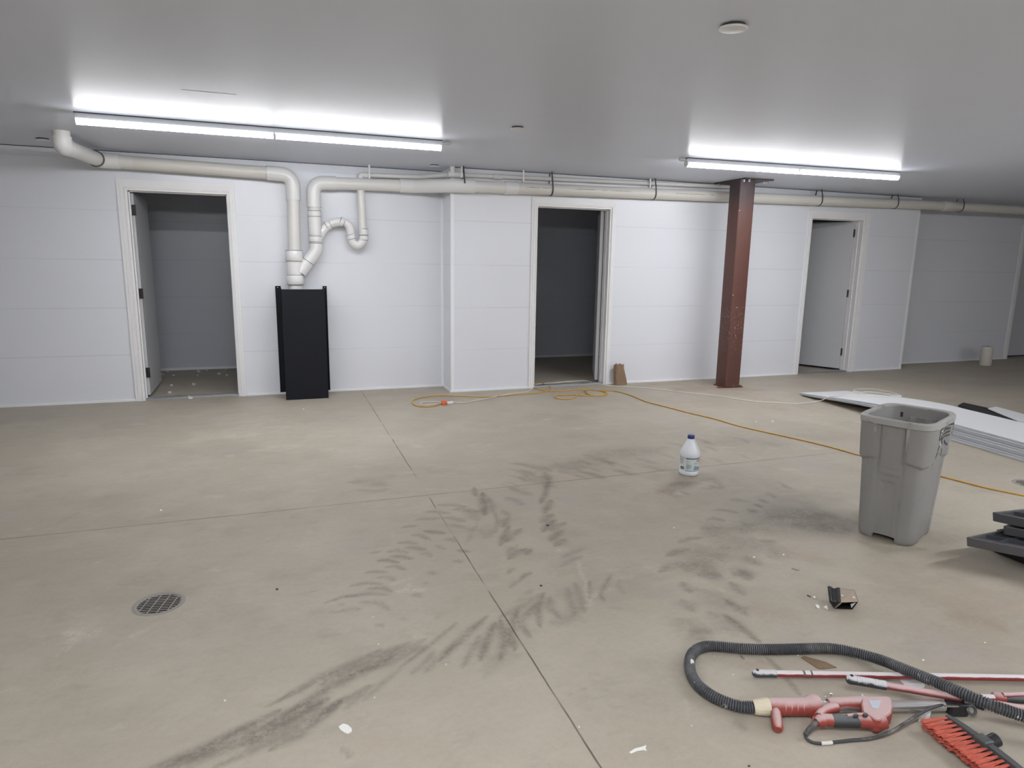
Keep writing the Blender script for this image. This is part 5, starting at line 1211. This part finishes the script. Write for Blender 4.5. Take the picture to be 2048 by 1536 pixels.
small = [(322, 1021, 'white chip on the floor left of the long joint, above the drain'), (757, 1289, 'white chip at the top of the long dark smear'), (1846, 1321, 'tan chip above the hose, right side'), (1713, 1317, 'white crumb under the hose on its right sweep'), (1596, 1311, 'white crumb just behind the hose loop'), (1567, 1110, 'white crumb in the dark stain right of centre'), (1508, 1115, 'tiny white crumb in the middle of the dark stain'),
         (746, 1235, 'white crumb in the fan of dashes'), (892, 1329, 'white crumb in the smear near the joint'), (749, 1396, 'white crumb under the smear'), (1158, 1455, 'white crumb right beside the joint, lower centre'), (1348, 1056, 'white crumb below the jug'), (1651, 1394, 'tiny crumb between the hose loop and the sander'), (1466, 1350, 'white crumb in the hose loop, left part'), (607, 818, 'white crumb before the black box'),
         (1725, 1391, 'cream crumb between pole grip and sander'), (1383, 1453, 'white crumb left of the side knob, outside the hose'), (1970, 1286, 'white crumb at the far right beyond the hose'), (1512, 844, 'white speck near the yellow cord'), (1545, 843, 'white speck behind the yellow cord, right one'), (450, 1402, 'white speck at lower left')]
for i, (x, y, lb) in enumerate(small):
    rr = random.Random(i); s = rr.uniform(1.3, 2.8); nn = 6
    chip(x, y, [(s*rr.uniform(.7, 1.2)*math.cos(2*PI*k/nn), .6*s*rr.uniform(.7, 1.2)*math.sin(2*PI*k/nn)) for k in range(nn)], .003, M['flake'], lb, 'plaster_crumb', 'crumb', 'loose plaster crumbs')
for x, y, lb in ((1095, 1051, 'dark speck in the right arm of the V shaped smear'), (1082, 1172, 'dark speck inside the V shaped smear'), (554, 1179, 'dark speck on the floor right of the drain'), (1498, 1533, 'dark speck at the bottom edge')):
    chip(x, y, [(-3, -1), (2, -1.5), (3, 1), (-2, 1)], .003, M['dk'], lb, 'dark_crumb', 'crumb')
# flakes in and before the left room
room = [(335, 743), (325, 749), (318, 763), (339, 785), (388, 769), (413, 741), (438, 748), (452, 738), (454, 751), (395, 751), (347, 751), (319, 761), (398, 743), (343, 771)]
ROOM_L = ['flake in the left room at its far left corner', 'flake in the left room by the door leaf, second from the far corner', 'flake in the left room against the foot of the door leaf', 'flake in the left room just behind the threshold, at left',
          'lone flake in the middle of the left room floor', 'flake at the back wall of the left room, middle', 'long flake at the back of the left room, toward the right', 'farthest right flake at the back wall of the left room', 'flake in the left room just before the farthest right one',
          'right one of two specks side by side at the back of the left room', 'flake in the left room back part, between door leaf and middle', 'flake in the left room touching the door leaf bottom', 'left one of two specks at the back of the left room', 'small flake in the left room halfway back, near the door leaf']
for i, (x, y) in enumerate(room):
    rr = random.Random(50+i); s = rr.uniform(2.0, 5); nn = 6
    chip(x, y, [(s*rr.uniform(.7, 1.2)*math.cos(2*PI*k/nn), .4*s*rr.uniform(.7, 1.2)*math.sin(2*PI*k/nn)) for k in range(nn)], .008, M['flake'], ROOM_L[i], 'plaster_flake', 'flake', 'flakes in the left room')
chip(381, 796, [(-5, -3), (0, 0), (5, 1), (3, 2), (-4, 2)], .02, M['flake'], 'white flake on the threshold of the left doorway')

# small black and brown box corner
def scrap_box():
    c = at(1683, 1203); root = thing('carton_scrap', (c.x, c.y, 0), 'small crushed open carton, black outside, brown on top, on the floor', 'carton')
    t = .002
    zT = .060
    tl, tr = at(1680, 1177, zT), at(1708, 1180, zT); bl, br = at(1682, 1204.5, .048), at(1716, 1203, .040)
    f0, f1 = at(1669, 1217.5, .001), at(1704, 1219, .001)
    obj('top_flap', MB().prismv([tl, tr, br, bl], (0, 0, -t)), M['carton'], root)
    ll, lt, lb = at(1650, 1183, .035), at(1655, 1173, .052), at(1659, 1203, .018)
    n = 10; a, b, th = [], [], []
    for i in range(n+1):
        k = i/n; bul = math.sin(k*PI)
        pa = lb.lerp(bl, k)+Vector((0, 0, .006*bul)); pb = Vector(lt).lerp(tl, k)+Vector((0, 0, .004*math.sin(k*9)))
        if i == 0: pass
        a.append(pa); b.append(pb); th.append(Vector((0, 0, -t)))
    obj('side_flap', MB().ribbon(a, b, th), M['gloss_black'], root, smooth=40)
    obj('lower_side', MB().prismv([lb, at(1663, 1208, .001), f0, bl], (.001, .002, 0)), M['felt'], root)
    obj('front_lip', MB().prismv([bl, bl+Vector((.004, 0, -.006)), f0+Vector((.008, .002, 0)), f0], (0, .002, 0)), M['carton'], root)
    obj('base_flap', MB().prismv([f0, f1, Vector((tr.x, tr.y, .001)), Vector((tl.x, tl.y, .001))], (0, 0, t)), M['felt'], root)
    obj('right_flap', MB().prismv([f1, br, tr, Vector((tr.x+.01, tr.y+.01, .001))], (.002, 0, 0)), M['felt'], root)
    bk = at(1664, 1198, .001); obj('back_flap', MB().prismv([tr, tl, Vector((tl.x, tl.y, .002)), Vector((tr.x, tr.y, .002))], (0, .002, 0)).prismv([Vector((tl.x, tl.y, .002)), tl, bl, f0], (.002, 0, 0)), M['felt'], root)
    obj('white_label', MB().prismv([br+Vector((-.012, -.001, -.003)), at(1703, 1216, .004), at(1701, 1208, .02)], (0, .001, 0)), M['flake'], root)
    for px, py in ((1684.5, 1191), (1707.5, 1194)):
        q = at(px, py, .056); k = (q-tl).dot((bl-tl).normalized())
        obj('glue_dot', MB().lathe([(.0045, 0), (.004, .001), (.001, .0012)], (q.x, q.y, .0545 if px > 1700 else .0560), 12, sy=1.4), M['carton'] if False else M['flake'], root)
scrap_box()
